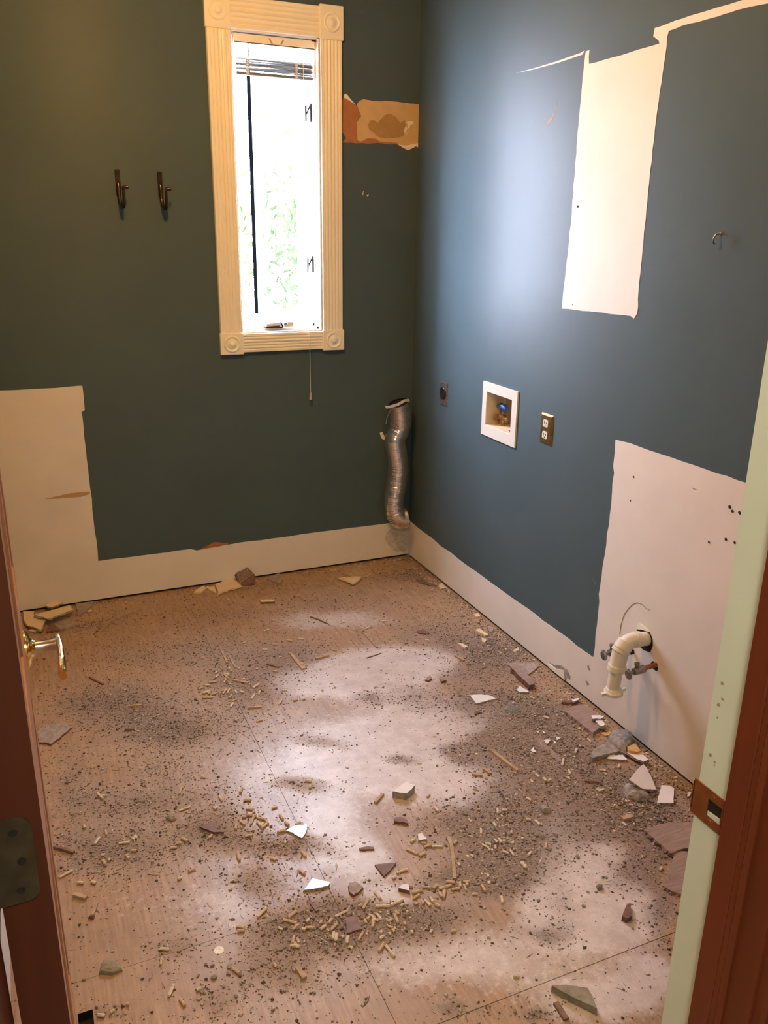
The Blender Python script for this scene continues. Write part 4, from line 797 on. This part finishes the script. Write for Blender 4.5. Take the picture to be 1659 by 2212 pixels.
# ply scraps, mortar and timber on the right
G_(4, [(1055, 978), (1120, 950), (1190, 932), (1245, 965), (1302, 1006), (1262, 1036), (1290, 1062), (1310, 1100), (1262, 1138), (1200, 1088), (1120, 1025)], 'grey brown plywood board scrap pushed against the right wall below the drain', t=.014)
G_(4, [(640, 642), (700, 632), (790, 636), (868, 628), (880, 655), (840, 690), (800, 720), (720, 690)], 'thin grey plywood flake above the dark timber stub', t=.006, top='tile_grey')
G_(4, [(676, 668), (702, 640), (770, 700), (842, 765), (838, 790), (808, 796), (740, 732)], 'dark timber stub with a broken end near the broken drywall', name='timber_stub', cat='timber', t=.022, top='board', body='tile_brown')
G_(4, [(1040, 915), (1100, 902), (1164, 893), (1150, 912), (1090, 926)], 'narrow dark slab above the plywood board scrap', t=.010, top='tile_brown', body='tile_brown')
W_(4, [(1108, 900), (1158, 888), (1164, 900), (1130, 915)], 'small white tile chip on the narrow dark slab', z=.010, t=.005)
G_(5, [(580, 512), (600, 470), (650, 430), (720, 402), (770, 440), (792, 470), (690, 495), (602, 520)], 'grey mortar slab with a sharp left corner in front of the lump', name='mortar_slab', cat='mortar', top='mortar', body='mortar', t=.016)
def lump(k, pts, label, h, m='mortar'):
    px = cp(k, pts); T = [onF(*p, h * .55) for p in px]; c = sum(T, Vector()) / len(T); n = len(T); mb = MB(); vs = []
    for s_, z_ in ((1.04, .0), (1.06, h * .3), (.92, h * .7), (.55, h * .97)):
        for p in T: vs.append((c.x + (p.x - c.x) * s_ * R.uniform(.93, 1.05), c.y + (p.y - c.y) * s_ * R.uniform(.93, 1.05), max(0.0002, z_ * R.uniform(.88, 1.1))))
    vs.append((c.x, c.y, h)); fs = [tuple(range(n - 1, -1, -1))]
    for r in range(3):
        for i in range(n): j = (i + 1) % n; fs.append((r * n + i, r * n + j, (r + 1) * n + j, (r + 1) * n + i))
    for i in range(n): fs.append((3 * n + i, 3 * n + (i + 1) % n, 4 * n))
    mb.add(vs, fs); return tag(mb.build('mortar_lump', m, origin=(c.x, c.y, 0)), label, 'mortar')
lump(5, [(715, 345), (780, 320), (850, 322), (880, 352), (892, 400), (835, 470), (780, 450), (720, 395)], 'grey mortar lump against the right wall behind the mortar slab', .038)
lump(5, [(820, 740), (838, 700), (900, 700), (960, 745), (1012, 790), (985, 812), (930, 815), (850, 795)], 'blue grey mortar lump under the largest white shard', .022)
lump(2, [(712, 1325), (730, 1260), (790, 1226), (850, 1265), (878, 1300), (800, 1334)], 'flat grey green stone on the left front floor', .012, 'slate_green')
lump(2, [(1190, 222), (1215, 190), (1250, 196), (1262, 225), (1225, 238)], 'small grey stone left of the dark red brown shard', .010, 'slate_green')
lump(2, [(632, 935), (655, 910), (678, 918), (672, 940)], 'small brown lump at the end of a pale stick on the left', .008, 'tile_brown')
lump(7, [(1210, 345), (1240, 325), (1290, 350), (1285, 372), (1240, 375)], 'dark mortar lump at the edge of the right grit pile', .014)
lump(5, [(720, 985), (735, 970), (755, 985), (745, 1002)], 'small pale mortar lump inside the right grit', .010)
lump(7, [(1620, 905), (1645, 890), (1665, 905), (1660, 925), (1630, 930)], 'rounded stone on the pale swept patch at right', .012, 'slate_green')
G_(7, [(1300, 1622), (1400, 1615), (1560, 1640), (1600, 1715), (1625, 1785), (1500, 1728), (1390, 1672)], 'long grey green stone wedge at the front of the floor', name='stone_wedge', cat='stone', top='slate_green', body='slate_green', t=.018)
G_(8, [(330, 692), (430, 660), (520, 640), (640, 636), (702, 640), (720, 740), (690, 830), (610, 850), (540, 878), (430, 785)], 'grey plywood scrap lying flat by the latch jamb', t=.010, z=.003)
G_(8, [(572, 866), (640, 862), (700, 868), (690, 1000), (650, 1130), (620, 1198), (545, 1175), (475, 1130), (530, 1082), (545, 960)], 'grooved grey brown plywood scrap half hidden by the latch jamb', t=.009)
foam = G_(5, [(845, 440), (905, 415), (940, 470), (915, 478), (860, 468)], 'yellow wood offcut on the white shard by the right wall', name='wood_offcut', cat='offcut', top='foam', body='foam', z=.018, t=.008)
G_(5, [(650, 345), (720, 330), (735, 345), (690, 362)], 'yellow wood flake between the board scrap and the mortar lump', name='wood_offcut', cat='offcut', top='foam', body='foam', t=.005)
G_(1, [(272, 1130), (335, 1095), (400, 1062), (460, 1080), (510, 1100), (440, 1160), (365, 1218), (320, 1205), (275, 1205)], 'dirty square tile lying face down on the left floor by the door', name='brown_shard', cat='tile shard', top='tile_grey', body='tile_brown', t=.007)
# ribs on the tile that leans face down
for i in range(6):
    f_ = (i + .6) / 6.6; A, B = [PLANE(*cp(3, [((1 - f_) * p[0] + f_ * q[0], (1 - f_) * p[1] + f_ * q[1])])[0]) for p, q in (((324, 228), (352, 305)), ((380, 182), (442, 246)))]
    d_ = (B - A).normalized(); up = Vector((0, -.35, 1)).normalized(); sd_ = d_.cross(up).normalized() * .003
    mb = MB(); lo, hi = up * -.001, up * .003
    mb.hexa([A - sd_ + lo, A + sd_ + lo, B + sd_ + lo, B - sd_ + lo], [A - sd_ * .6 + hi, A + sd_ * .6 + hi, B + sd_ * .6 + hi, B - sd_ * .6 + hi]); mb.build('rib', 'tile_grey', ribt)
# long sticks and splinters
def stick(k, pts, label, w=.007, t=.006, m='stick', name='wood_stick', cat='stick', taper=1.0, z=0):
    px = cp(k, pts); P = [onF(*p, z + t * .5) for p in px]; mb = MB(); n = len(P)
    ring = []
    for i, p in enumerate(P):
        d_ = (P[min(i + 1, n - 1)] - P[max(i - 1, 0)]).normalized(); s_ = Vector((-d_.y, d_.x, 0)) * w / 2 * (1 + (taper - 1) * i / (n - 1)); hh = Vector((0, 0, t / 2))
        ring.append([p - s_ - hh, p + s_ - hh, p + s_ * .85 + hh, p - s_ * .8 + hh])
    for a_, b_ in zip(ring[:-1], ring[1:]): mb.hexa(a_, b_)
    c = sum(P, Vector()) / n
    return tag(mb.build(name, m, origin=(c.x, c.y, 0)), label, cat)
stick(4, [(532, 1262), (630, 1340), (725, 1412)], 'long straight wood stick on the pale patch right of centre', .012, .009)
stick(3, [(672, 742), (715, 795), (762, 845)], 'wedge-shaped pale board splinter in the middle of the back floor', .010, .007, taper=2.4, m='stick')
stick(3, [(835, 780), (920, 758)], 'short pale stick right of the wedge-shaped splinter', .010, .008)
stick(3, [(520, 812), (560, 822), (600, 834)], 'dark curved stick left of the wedge-shaped splinter', .009, .006, m='dstick')
stick(3, [(312, 916), (405, 934)], 'flat pale stick at the back of the left pellet scatter', .011, .006)
stick(3, [(400, 1094), (490, 1087)], 'pale stick at the right end of the left pellet scatter', .010, .007)
stick(3, [(1160, 776), (1255, 744)], 'fine dark twig on the white floor patch', .004, .004, m='dstick')
stick(3, [(800, 511), (850, 528), (910, 556)], 'dark splinter across the back floor', .007, .005, m='dstick')
stick(3, [(1140, 612), (1185, 658), (1230, 708)], 'pair of lath splinters in the back right, the long one', .010, .006)
stick(3, [(232, 727), (270, 805)], 'left one of two parallel pale laths on the back left floor', .009, .005)
stick(3, [(272, 742), (322, 838)], 'right one of two parallel pale laths on the back left floor', .007, .005)
stick(1, [(715, 362), (790, 340), (810, 324), (1015, 250)], 'longest thin stick in front of the left back wall', .007, .006)
stick(1, [(640, 740), (740, 790)], 'dark stick with a pale tip on the left floor', .007, .006, m='dstick')
stick(1, [(920, 947), (1015, 939)], 'pale straight stick at the middle left', .009, .007)
stick(1, [(896, 1116), (966, 1112)], 'short dark stick at the middle left', .010, .006, m='dstick')
stick(2, [(388, 430), (460, 448), (530, 470)], 'dark twig poking from the door edge', .009, .008, m='dstick')
stick(2, [(530, 772), (620, 796)], 'stubby brown stick near the door edge', .012, .008)
stick(2, [(695, 830), (675, 890), (655, 934)], 'slim pale stick ending at a small lump on the left', .008, .005)
stick(7, [(556, 555), (580, 620), (590, 690), (598, 770), (605, 858)], 'long curved wood strip above the front pellets', .011, .006)
stick(7, [(1330, 1745), (1405, 1865)], 'brown wood splinter below the long stone wedge', .014, .006, m='dstick')
stick(5, [(540, 686), (640, 692)], 'thin dark stick near the right floor seam', .010, .006, m='dstick')
stick(4, [(275, 585), (340, 622)], 'dark-edged stick near the right wall strip', .010, .007)
stick(3, [(835, 268), (838, 302), (880, 312), (940, 298), (950, 262)], 'curled strip of peeled wood at the back wall', .006, .006)
stick(3, [(302, 256), (355, 304)], 'thin pale lath leaning by the ribbed tile', .006, .006, z=.010)
stick(3, [(365, 318), (410, 318), (455, 308)], 'small curved strip in front of the ribbed tile', .007, .006)
stick(3, [(620, 288), (705, 298)], 'thin stick right of the grey tile at the back wall', .006, .005)
stick(4, [(395, 1434), (470, 1440)], 'stubby brown stick under the long straight stick', .013, .008)
stick(4, [(480, 1396), (530, 1432)], 'short slanting stick under the long straight stick', .010, .007)
stick(5, [(810, 960), (885, 938)], 'flat splinter in the grit below the big shards', .016, .008)
stick(7, [(35, 312), (90, 250)], 'slanting stick left of the thick white chunk', .010, .007)
stick(6, [(660, 525), (720, 512)], 'brown stick touching the heart-like shard', .008, .006)
stick(6, [(805, 1492), (855, 1570)], 'brown wood sliver at the front centre floor', .013, .006)
stick(4, [(870, 1180), (950, 1260), (1030, 1345)], 'long strip of veneer lifting along the right floor seam', .022, .002, m='board')
# plaster-filled screw head, lint
c = onF(*cp(6, [(242, 1370)])[0]); mb = MB(); mb.lathe([(.0115, 0), (.011, .0008), (.004, .001), (.003, .0004)], c, (0, 0, 1), 20)
tag(mb.build('filler_dot', 'bare_edge', origin=c), 'round white filler dot on a screw head in the left front sheet', 'filler')
def fluff(k, x, y, r, n, label):
    c = onF(*cp(k, [(x, y)])[0]); mb = MB()
    for _ in range(n):
        p = c + Vector((R.gauss(0, r * .4), R.gauss(0, r * .4), abs(R.gauss(0, r * .22)) + .001)); d_ = Vector((R.gauss(0, 1), R.gauss(0, 1), R.gauss(0, .4))).normalized(); L_ = [p]
        for _ in range(5):
            d_ = (d_ + Vector((R.gauss(0, .6), R.gauss(0, .6), R.gauss(0, .3)))).normalized(); p = p + d_ * r * .16; L_.append(Vector((p.x, p.y, max(.0006, p.z))))
        mb.tube(L_, .0005, 3, caps=False)
    tag(mb.build('lint_ball', 'lint', origin=c), label, 'lint')
fluff(4, 690, 985, .026, 130, 'blue grey tuft of lint right of the pale floor patch'); fluff(5, 850, 745, .022, 60, 'grey lint caught on the lump under the largest white shard')
# ---- wood pellets, each one an object
def pellet_mesh(L, m, seed):
    g = random.Random(seed); mb = MB(); vs = []; seg = 7
    for x, s_ in ((-L / 2, .8), (-L / 2 + .0008, 1), (-L * .1, g.uniform(.92, 1.05)), (L / 2 - .0008, 1), (L / 2, .78)):
        for k in range(seg):
            a_ = 2 * math.pi * k / seg; vs.append((x + g.uniform(-.0006, .0006), math.cos(a_) * .0039 * s_ * g.uniform(.9, 1.08), .0034 + math.sin(a_) * .0034 * s_ * g.uniform(.92, 1.05)))
    fs = [(r * seg + k, r * seg + (k + 1) % seg, (r + 1) * seg + (k + 1) % seg, (r + 1) * seg + k) for r in range(4) for k in range(seg)] + [tuple(range(seg - 1, -1, -1)), tuple(range(4 * seg, 5 * seg))]
    mb.add(vs, fs); o = mb.build('wood_pellet', m, origin=(0, 0, 0), smooth=False); me = o.data; bpy.data.objects.remove(o); return me
LENS = (.007, .010, .013, .017, .022, .028, .035)
PM = {(m, L): pellet_mesh(L, m, i * 7 + j) for i, m in enumerate(('pellet', 'pellet2')) for j, L in enumerate(LENS)}
PELL = 0; SMALL = []
def pellet(P, yaw, L, label, group, m=None):
    global PELL
    L = min(LENS, key=lambda q: abs(q - L)); o = bpy.data.objects.new('wood_pellet', PM[(m or ('pellet' if R.random() < .65 else 'pellet2'), L)]); COL.objects.link(o)
    o.location = (P.x, P.y, 0.0002); o.rotation_euler = (0, 0, yaw); s_ = R.uniform(.85, 1.1); o.scale = (1, s_, s_); tag(o, label, 'pellet', group); PELL += 1; SMALL.append((o, label, 'stubby' if L < .012 else ('short' if L < .02 else 'long'), yaw))
def pl_(k, segs, label, group, m=None):
    for i in range(0, len(segs), 4):
        (a_, b_) = cp(k, [(segs[i], segs[i + 1]), (segs[i + 2], segs[i + 3])]); A, B = onF(*a_, .003), onF(*b_, .003); d_ = B - A
        pellet((A + B) / 2, math.atan2(d_.y, d_.x), d_.length, label, group, m)
g6 = ('wood pellet|around the square brown tile', 'pellets at the front centre')
pl_(6, [520,1130,585,1065, 705,1150,800,1175, 735,1140,800,1085, 770,1220,815,1185, 365,1195,430,1205, 370,1235,430,1225, 1080,1125,1165,1085, 1265,1090,1325,980, 1360,1055,1475,1052, 1480,1045,1560,1010, 1450,1040,1470,1000, 1340,1225,1355,1105, 1375,1110,1405,1150, 1500,1110,1525,1175, 1385,1380,1430,1315, 1440,1340,1495,1410, 1395,1290,1425,1265, 1160,1320,1165,1265, 1240,1300,1280,1230, 970,1220,1010,1190, 1030,1180,1050,1140, 1040,1230,1095,1170, 1060,1290,1065,1240, 1080,1300,1085,1250, 770,1320,780,1265, 800,1280,820,1320, 750,1335,825,1345, 340,1500,390,1535, 630,1460,655,1490, 1355,950,1400,1000, 1240,1060,1265,1045], *g6)
gh = ('wood pellet|left of the heart-like shard', 'pellets left of the heart-like shard')
pl_(6, [25,805,70,785, 815,790,860,825, 835,660,865,700, 610,710,650,720, 425,555,490,540, 470,465,495,405, 510,420,570,430, 515,445,545,480, 575,430,595,465, 405,410,440,415, 440,400,510,405, 435,355,490,360, 620,355,660,340, 420,295,470,295, 245,265,265,295, 205,355,230,340, 680,400,700,430, 715,450,745,475, 790,470,825,450, 375,660,390,730, 890,210,905,195, 865,155,900,160, 120,125,145,130, 395,240,408,205], *gh)
g7 = ('wood pellet|by the curved wood strip', 'pellets around the curved strip')
pl_(7, [250,640,350,685, 350,695,400,670, 385,630,435,615, 440,625,520,625, 290,595,320,575, 365,600,400,603, 595,610,620,585, 490,930,585,900, 580,935,645,925, 525,995,533,935, 640,880,648,915, 670,895,690,945, 690,880,695,905, 545,880,605,885, 450,930,480,900, 370,915,440,920, 300,960,370,940, 310,1000,350,970, 370,1010,380,1040, 390,1010,430,1050, 430,990,450,1025, 465,1040,495,1055, 800,905,825,945, 940,985,948,1030, 720,685,740,700, 705,430,725,450, 460,340,485,375, 405,275,425,250, 735,212,770,215, 835,1270,860,1275, 1025,1560,1065,1560, 190,815,240,798], *g7)
gr = ('pellet|in the right-centre grit', 'pellets in the right grit pile')
pl_(7, [800,610,850,635, 820,600,870,615, 890,575,910,600, 920,570,940,600, 1080,740,1120,780, 1130,690,1155,665, 840,825,847,845, 910,350,915,390, 945,365,980,365, 1115,275,1155,295, 1180,440,1215,470, 1115,430,1150,435, 950,660,990,675, 1000,650,1030,690, 895,620,900,645], *gr, m='pellet2')
pl_(5, [80,1270,120,1310, 135,1220,155,1195, 190,975,215,1000, 130,810,155,825, 275,690,300,675, 190,640,215,660, 245,665,265,690, 155,680,170,700], *gr, m='pellet2')
g5 = ('pellet|along the bare right wall', 'pellets along the bare right wall')
pl_(5, [1075,1330,1100,1305, 645,607,695,612, 680,630,700,642, 470,490,485,455, 380,575,390,530, 425,605,440,640, 560,380,590,410, 780,595,790,572, 385,690,400,685, 415,660,435,675, 860,855,885,862, 810,985,840,1010, 150,85,180,95, 250,228,280,238, 500,435,515,440, 625,748,665,755, 640,760,680,745], *g5, m='pellet2')
g2 = ('wood pellet|beside the open door', 'pellets beside the open door')
pl_(2, [680,410,715,360, 755,310,765,345, 600,270,610,300, 850,405,930,395, 1300,365,1345,390, 1265,405,1300,400, 1350,605,1395,585, 1275,660,1300,650, 415,655,535,590, 715,60,760,65, 700,45,740,85, 555,685,600,690, 655,680,690,690, 940,455,975,455, 1285,50,1300,0, 1570,65,1590,95, 1535,160,1555,145, 1285,170,1365,140, 1220,440,1270,432], *g2)
gf = ('wood pellet|on the left front plywood', 'pellets at the left front')
pl_(2, [1145,1160,1215,1165, 1150,1275,1160,1215, 1210,1500,1245,1420, 1290,1520,1325,1565, 1410,1455,1440,1445, 905,1555,925,1555, 700,1635,750,1640, 790,1620,820,1600], *gf)
g3 = ('wood pellet|on the back left floor', 'pellets on the back left floor')
pl_(3, [105,1028,185,1028, 85,975,115,960, 115,1000,160,985, 240,1005,265,970, 280,1030,300,1010, 300,1055,330,1035, 320,980,330,1000, 350,990,380,995, 425,1035,445,1005, 430,970,480,935, 480,890,490,870, 290,1090,310,1060, 195,900,215,880, 155,930,200,925, 250,880,275,905, 270,1000,285,970, 470,1010,478,985], *g3)
gb = ('wood pellet|on the back middle floor', 'pellets on the back middle floor')
pl_(3, [600,770,620,765, 495,720,530,722, 555,687,590,688, 725,650,760,652, 555,532,585,538, 600,1070,620,1040, 650,660,690,665, 910,480,925,490, 1255,540,1290,538, 690,1050,720,1040, 500,605,540,590, 370,680,390,672, 1150,590,1190,570, 460,1180,495,1170, 320,1180,330,1160], *gb)
def sprinkle(cx, cy, rx, ry, n, label, group, m=None):
    for _ in range(n):
        P = onF(cx + R.gauss(0, rx * .55), cy + R.gauss(0, ry * .55), .003)
        if P.x < XL + .03 or P.x > -.03 or P.y > -.03: continue
        pellet(P, R.uniform(0, 6.28), R.choice((.007, .010, .010, .013, .017, .022)), label, group, m)
sprinkle(840, 2000, 110, 42, 16, *g6); sprinkle(640, 2010, 70, 40, 6, *g6); sprinkle(560, 1790, 70, 40, 8, *gh); sprinkle(930, 1930, 90, 40, 8, *g7)
sprinkle(500, 1470, 80, 45, 20, *g3); sprinkle(720, 1450, 150, 70, 8, *gb); sprinkle(280, 1830, 90, 50, 8, *g2); sprinkle(1110, 1790, 90, 80, 8, *gr)
# ---- mortar crumbs big enough to pick out
def crumb_mesh(seed):
    g = random.Random(seed); bm = bmesh.new(); bmesh.ops.create_icosphere(bm, subdivisions=1, radius=1)
    for v in bm.verts: v.co *= g.uniform(.7, 1.15); v.co.z = max(-.45, v.co.z * .7)
    for v in bm.verts: v.co.z += .45
    me = bpy.data.meshes.new('mortar_crumb'); bm.to_mesh(me); bm.free(); me.materials.append(M[('mortar', 'tile_grey', 'slate_green')[seed % 3]]); return me
CM = [crumb_mesh(i) for i in range(6)]
def crumbs(cx, cy, rx, ry, n, s0, s1, label, group):
    for _ in range(n):
        P = onF(cx + R.gauss(0, rx * .6), cy + R.gauss(0, ry * .6))
        if P.x < XL + .03 or P.x > -.02 or P.y > -.02: continue
        o = bpy.data.objects.new('mortar_crumb', R.choice(CM)); COL.objects.link(o); s_ = R.uniform(s0, s1); o.location = (P.x, P.y, 0); o.scale = (s_, s_ * R.uniform(.7, 1), s_ * R.uniform(.6, .9)); o.rotation_euler = (0, 0, R.uniform(0, 6.28)); tag(o, label, 'crumb', group); SMALL.append((o, label, 'bigger' if s_ > (s0 + s1) / 2 else 'smaller', None))
crumbs(1110, 1800, 80, 60, 40, .004, .009, 'mortar crumb|in the right-centre pile', 'crumbs in the right pile')
crumbs(1400, 1750, 70, 60, 36, .004, .010, 'mortar crumb|near the latch jamb', 'crumbs by the latch jamb')
crumbs(1190, 1600, 70, 50, 26, .004, .008, 'mortar crumb|below the broken drywall', 'crumbs below the broken drywall')
crumbs(760, 2000, 150, 60, 26, .003, .007, 'mortar crumb|among the front pellets', 'crumbs at the front centre')
crumbs(460, 2120, 60, 36, 14, .004, .008, 'mortar crumb|on the front left patch', 'crumbs in the front left patch')
crumbs(1340, 1900, 120, 120, 20, .003, .006, 'mortar crumb|on the pale swept patch', 'crumbs on the swept patch')
# each pellet and crumb gets a label of its own: size, lie, where, and its place in that row
def px_x(P): c = RM @ (Vector(P) - CAM); return FPX * c.x / c.z + CX
ROW = {}
for o, lab, size, yaw in SMALL:
    lie = '' if yaw is None else (' lying crosswise' if abs(math.sin(yaw)) < .5 else (' pointing at the doorway' if abs(math.sin(yaw)) > .87 else ' lying aslant'))
    k_, rest = lab.split('|'); ROW.setdefault((size + ' ' + k_ + lie, rest), []).append(o)
ORD = ['', 'second', 'third', 'fourth', 'fifth', 'sixth', 'seventh', 'eighth', 'ninth', 'tenth', 'eleventh', 'twelfth', 'thirteenth', 'fourteenth', 'fifteenth', 'sixteenth', 'seventeenth', 'eighteenth', 'nineteenth', 'twentieth']
ORD += ['twenty-' + w for w in ('first', 'second', 'third', 'fourth', 'fifth', 'sixth', 'seventh', 'eighth', 'ninth')]
for (a_, b_), L_ in ROW.items():
    L_.sort(key=lambda o: px_x(o.location))
    for i, o in enumerate(L_): o['label'] = a_ + ' ' + b_ + ('' if len(L_) == 1 else (', leftmost' if i == 0 else (', rightmost' if i == len(L_) - 1 else ', ' + ORD[i] + ' from left')))
# ---- grit, sand and slivers that nobody could count
def sample(n, dens, seed):
    g = np.random.default_rng(seed); out = []; tot = 0
    while tot < n:
        P = np.stack([g.uniform(XL + .006, -.004, 60000), g.uniform(-2.75, -.004, 60000)], 1); k = (g.random(60000) < dens(P)) & ~((P[:, 0] > VENT[0] - .006) & (P[:, 0] < VENT[1] + .006) & (P[:, 1] > VENT[2] - .006) & (P[:, 1] < VENT[3] + .006)); out.append(P[k]); tot += k.sum()
    return np.concatenate(out)[:n]
def edge(P): return np.exp(np.minimum(P[:, 0], 0) / .05) * .5 * (P[:, 1] < -.15) + np.exp(P[:, 1] / .03) * .25
def dens_dirt(P): return np.clip((field(warp(P), DIRT) * (.35 + 1.1 * fbm(P, 30, 55)) + .05 + edge(P) - .30 * np.clip(field(warp(P), DUST_SHEEN) - .3, 0, 1) * .4) * .55, .012, 1)
def dens_even(P): return np.clip(.10 + .5 * field(warp(P), DIRT) + edge(P), 0, 1) * (.3 + .9 * fbm(P, 18, 77))
OCT = np.array([[1, 0, 0], [-1, 0, 0], [0, 1, 0], [0, -1, 0], [0, 0, 1], [0, 0, -.5]], float); OF = np.array([[0, 2, 4], [2, 1, 4], [1, 3, 4], [3, 0, 4], [2, 0, 5], [1, 2, 5], [3, 1, 5], [0, 3, 5]])
def grit(name, label, cat, n, dens, seed, mean, sig, mats, flat=.75, aspect=1.0, mx=.006):
    g = np.random.default_rng(seed); P = sample(n, dens, seed); s = np.minimum(mx, mean * np.exp(g.normal(0, sig, n))); a = g.uniform(0, 6.283, n)
    V = OCT[None] * g.uniform(.6, 1.25, (n, 6, 3)); V[:, :, 0] *= aspect; V[:, :, 2] *= flat
    V *= s[:, None, None] * np.array([1, 1, 1]); ca, sa = np.cos(a)[:, None], np.sin(a)[:, None]
    X = V[:, :, 0] * ca - V[:, :, 1] * sa + P[:, :1]; Y = V[:, :, 0] * sa + V[:, :, 1] * ca + P[:, 1:]; Z = V[:, :, 2] - V[:, :, 2].min(1, keepdims=True) - s[:, None] * .15
    X = np.clip(X, XL + .001, -.001); Y = np.minimum(Y, -.001)
    VV = np.stack([X, Y, Z], -1).reshape(-1, 3).astype(np.float32); FF = (OF[None] + 6 * np.arange(n)[:, None, None]).reshape(-1)
    me = bpy.data.meshes.new(name); me.vertices.add(len(VV)); me.vertices.foreach_set('co', VV.ravel()); me.loops.add(len(FF)); me.loops.foreach_set('vertex_index', FF.astype(np.int32))
    nf = len(FF) // 3; me.polygons.add(nf); me.polygons.foreach_set('loop_start', np.arange(0, nf * 3, 3, dtype=np.int32))
    for m_ in mats: me.materials.append(M[m_])
    me.polygons.foreach_set('material_index', np.repeat(g.integers(0, len(mats), n), 8).astype(np.int32)); me.update(calc_edges=True)
    o = bpy.data.objects.new(name, me); COL.objects.link(o); return tag(o, label, cat, None, 'stuff')
M['grit_dark'] = mat('dark_brown_grit', (0.13, 0.088, 0.066), rough=.95); M['grit_mid'] = mat('grey_brown_grit', (0.28, 0.215, 0.17), rough=.95); M['grit_pale'] = mat('pale_grit', (0.52, 0.43, 0.35), rough=.95)
grit('grit', 'grey brown mortar grit strewn over the subfloor', 'grit', 44000, dens_dirt, 3, .0020, .44, ['grit_dark', 'grit_mid', 'grit_mid', 'grit_dark', 'grit_pale'])
grit('dark_specks', 'fine dark specks scattered over the pale dust', 'grit', 13000, dens_even, 5, .0013, .35, ['grit_dark', 'grit_mid'])
grit('wood_shavings', 'thin pale wood shavings and slivers among the grit', 'shavings', 5200, dens_dirt, 8, .0013, .35, ['grit_pale', 'grit_mid', 'stick', 'pellet2'], flat=.6, aspect=6.0, mx=.003)
grit('plaster_crumbs', 'small pale plaster and wood crumbs along the walls and piles', 'crumbs', 3200, lambda P: np.clip(edge(P) * 1.3 + .06 * field(warp(P), DIRT) ** 2, .004, 1), 13, .0027, .45, ['pellet2', 'grit_pale', 'grit_mid', 'tile_cream'], flat=.6, aspect=1.5, mx=.007)
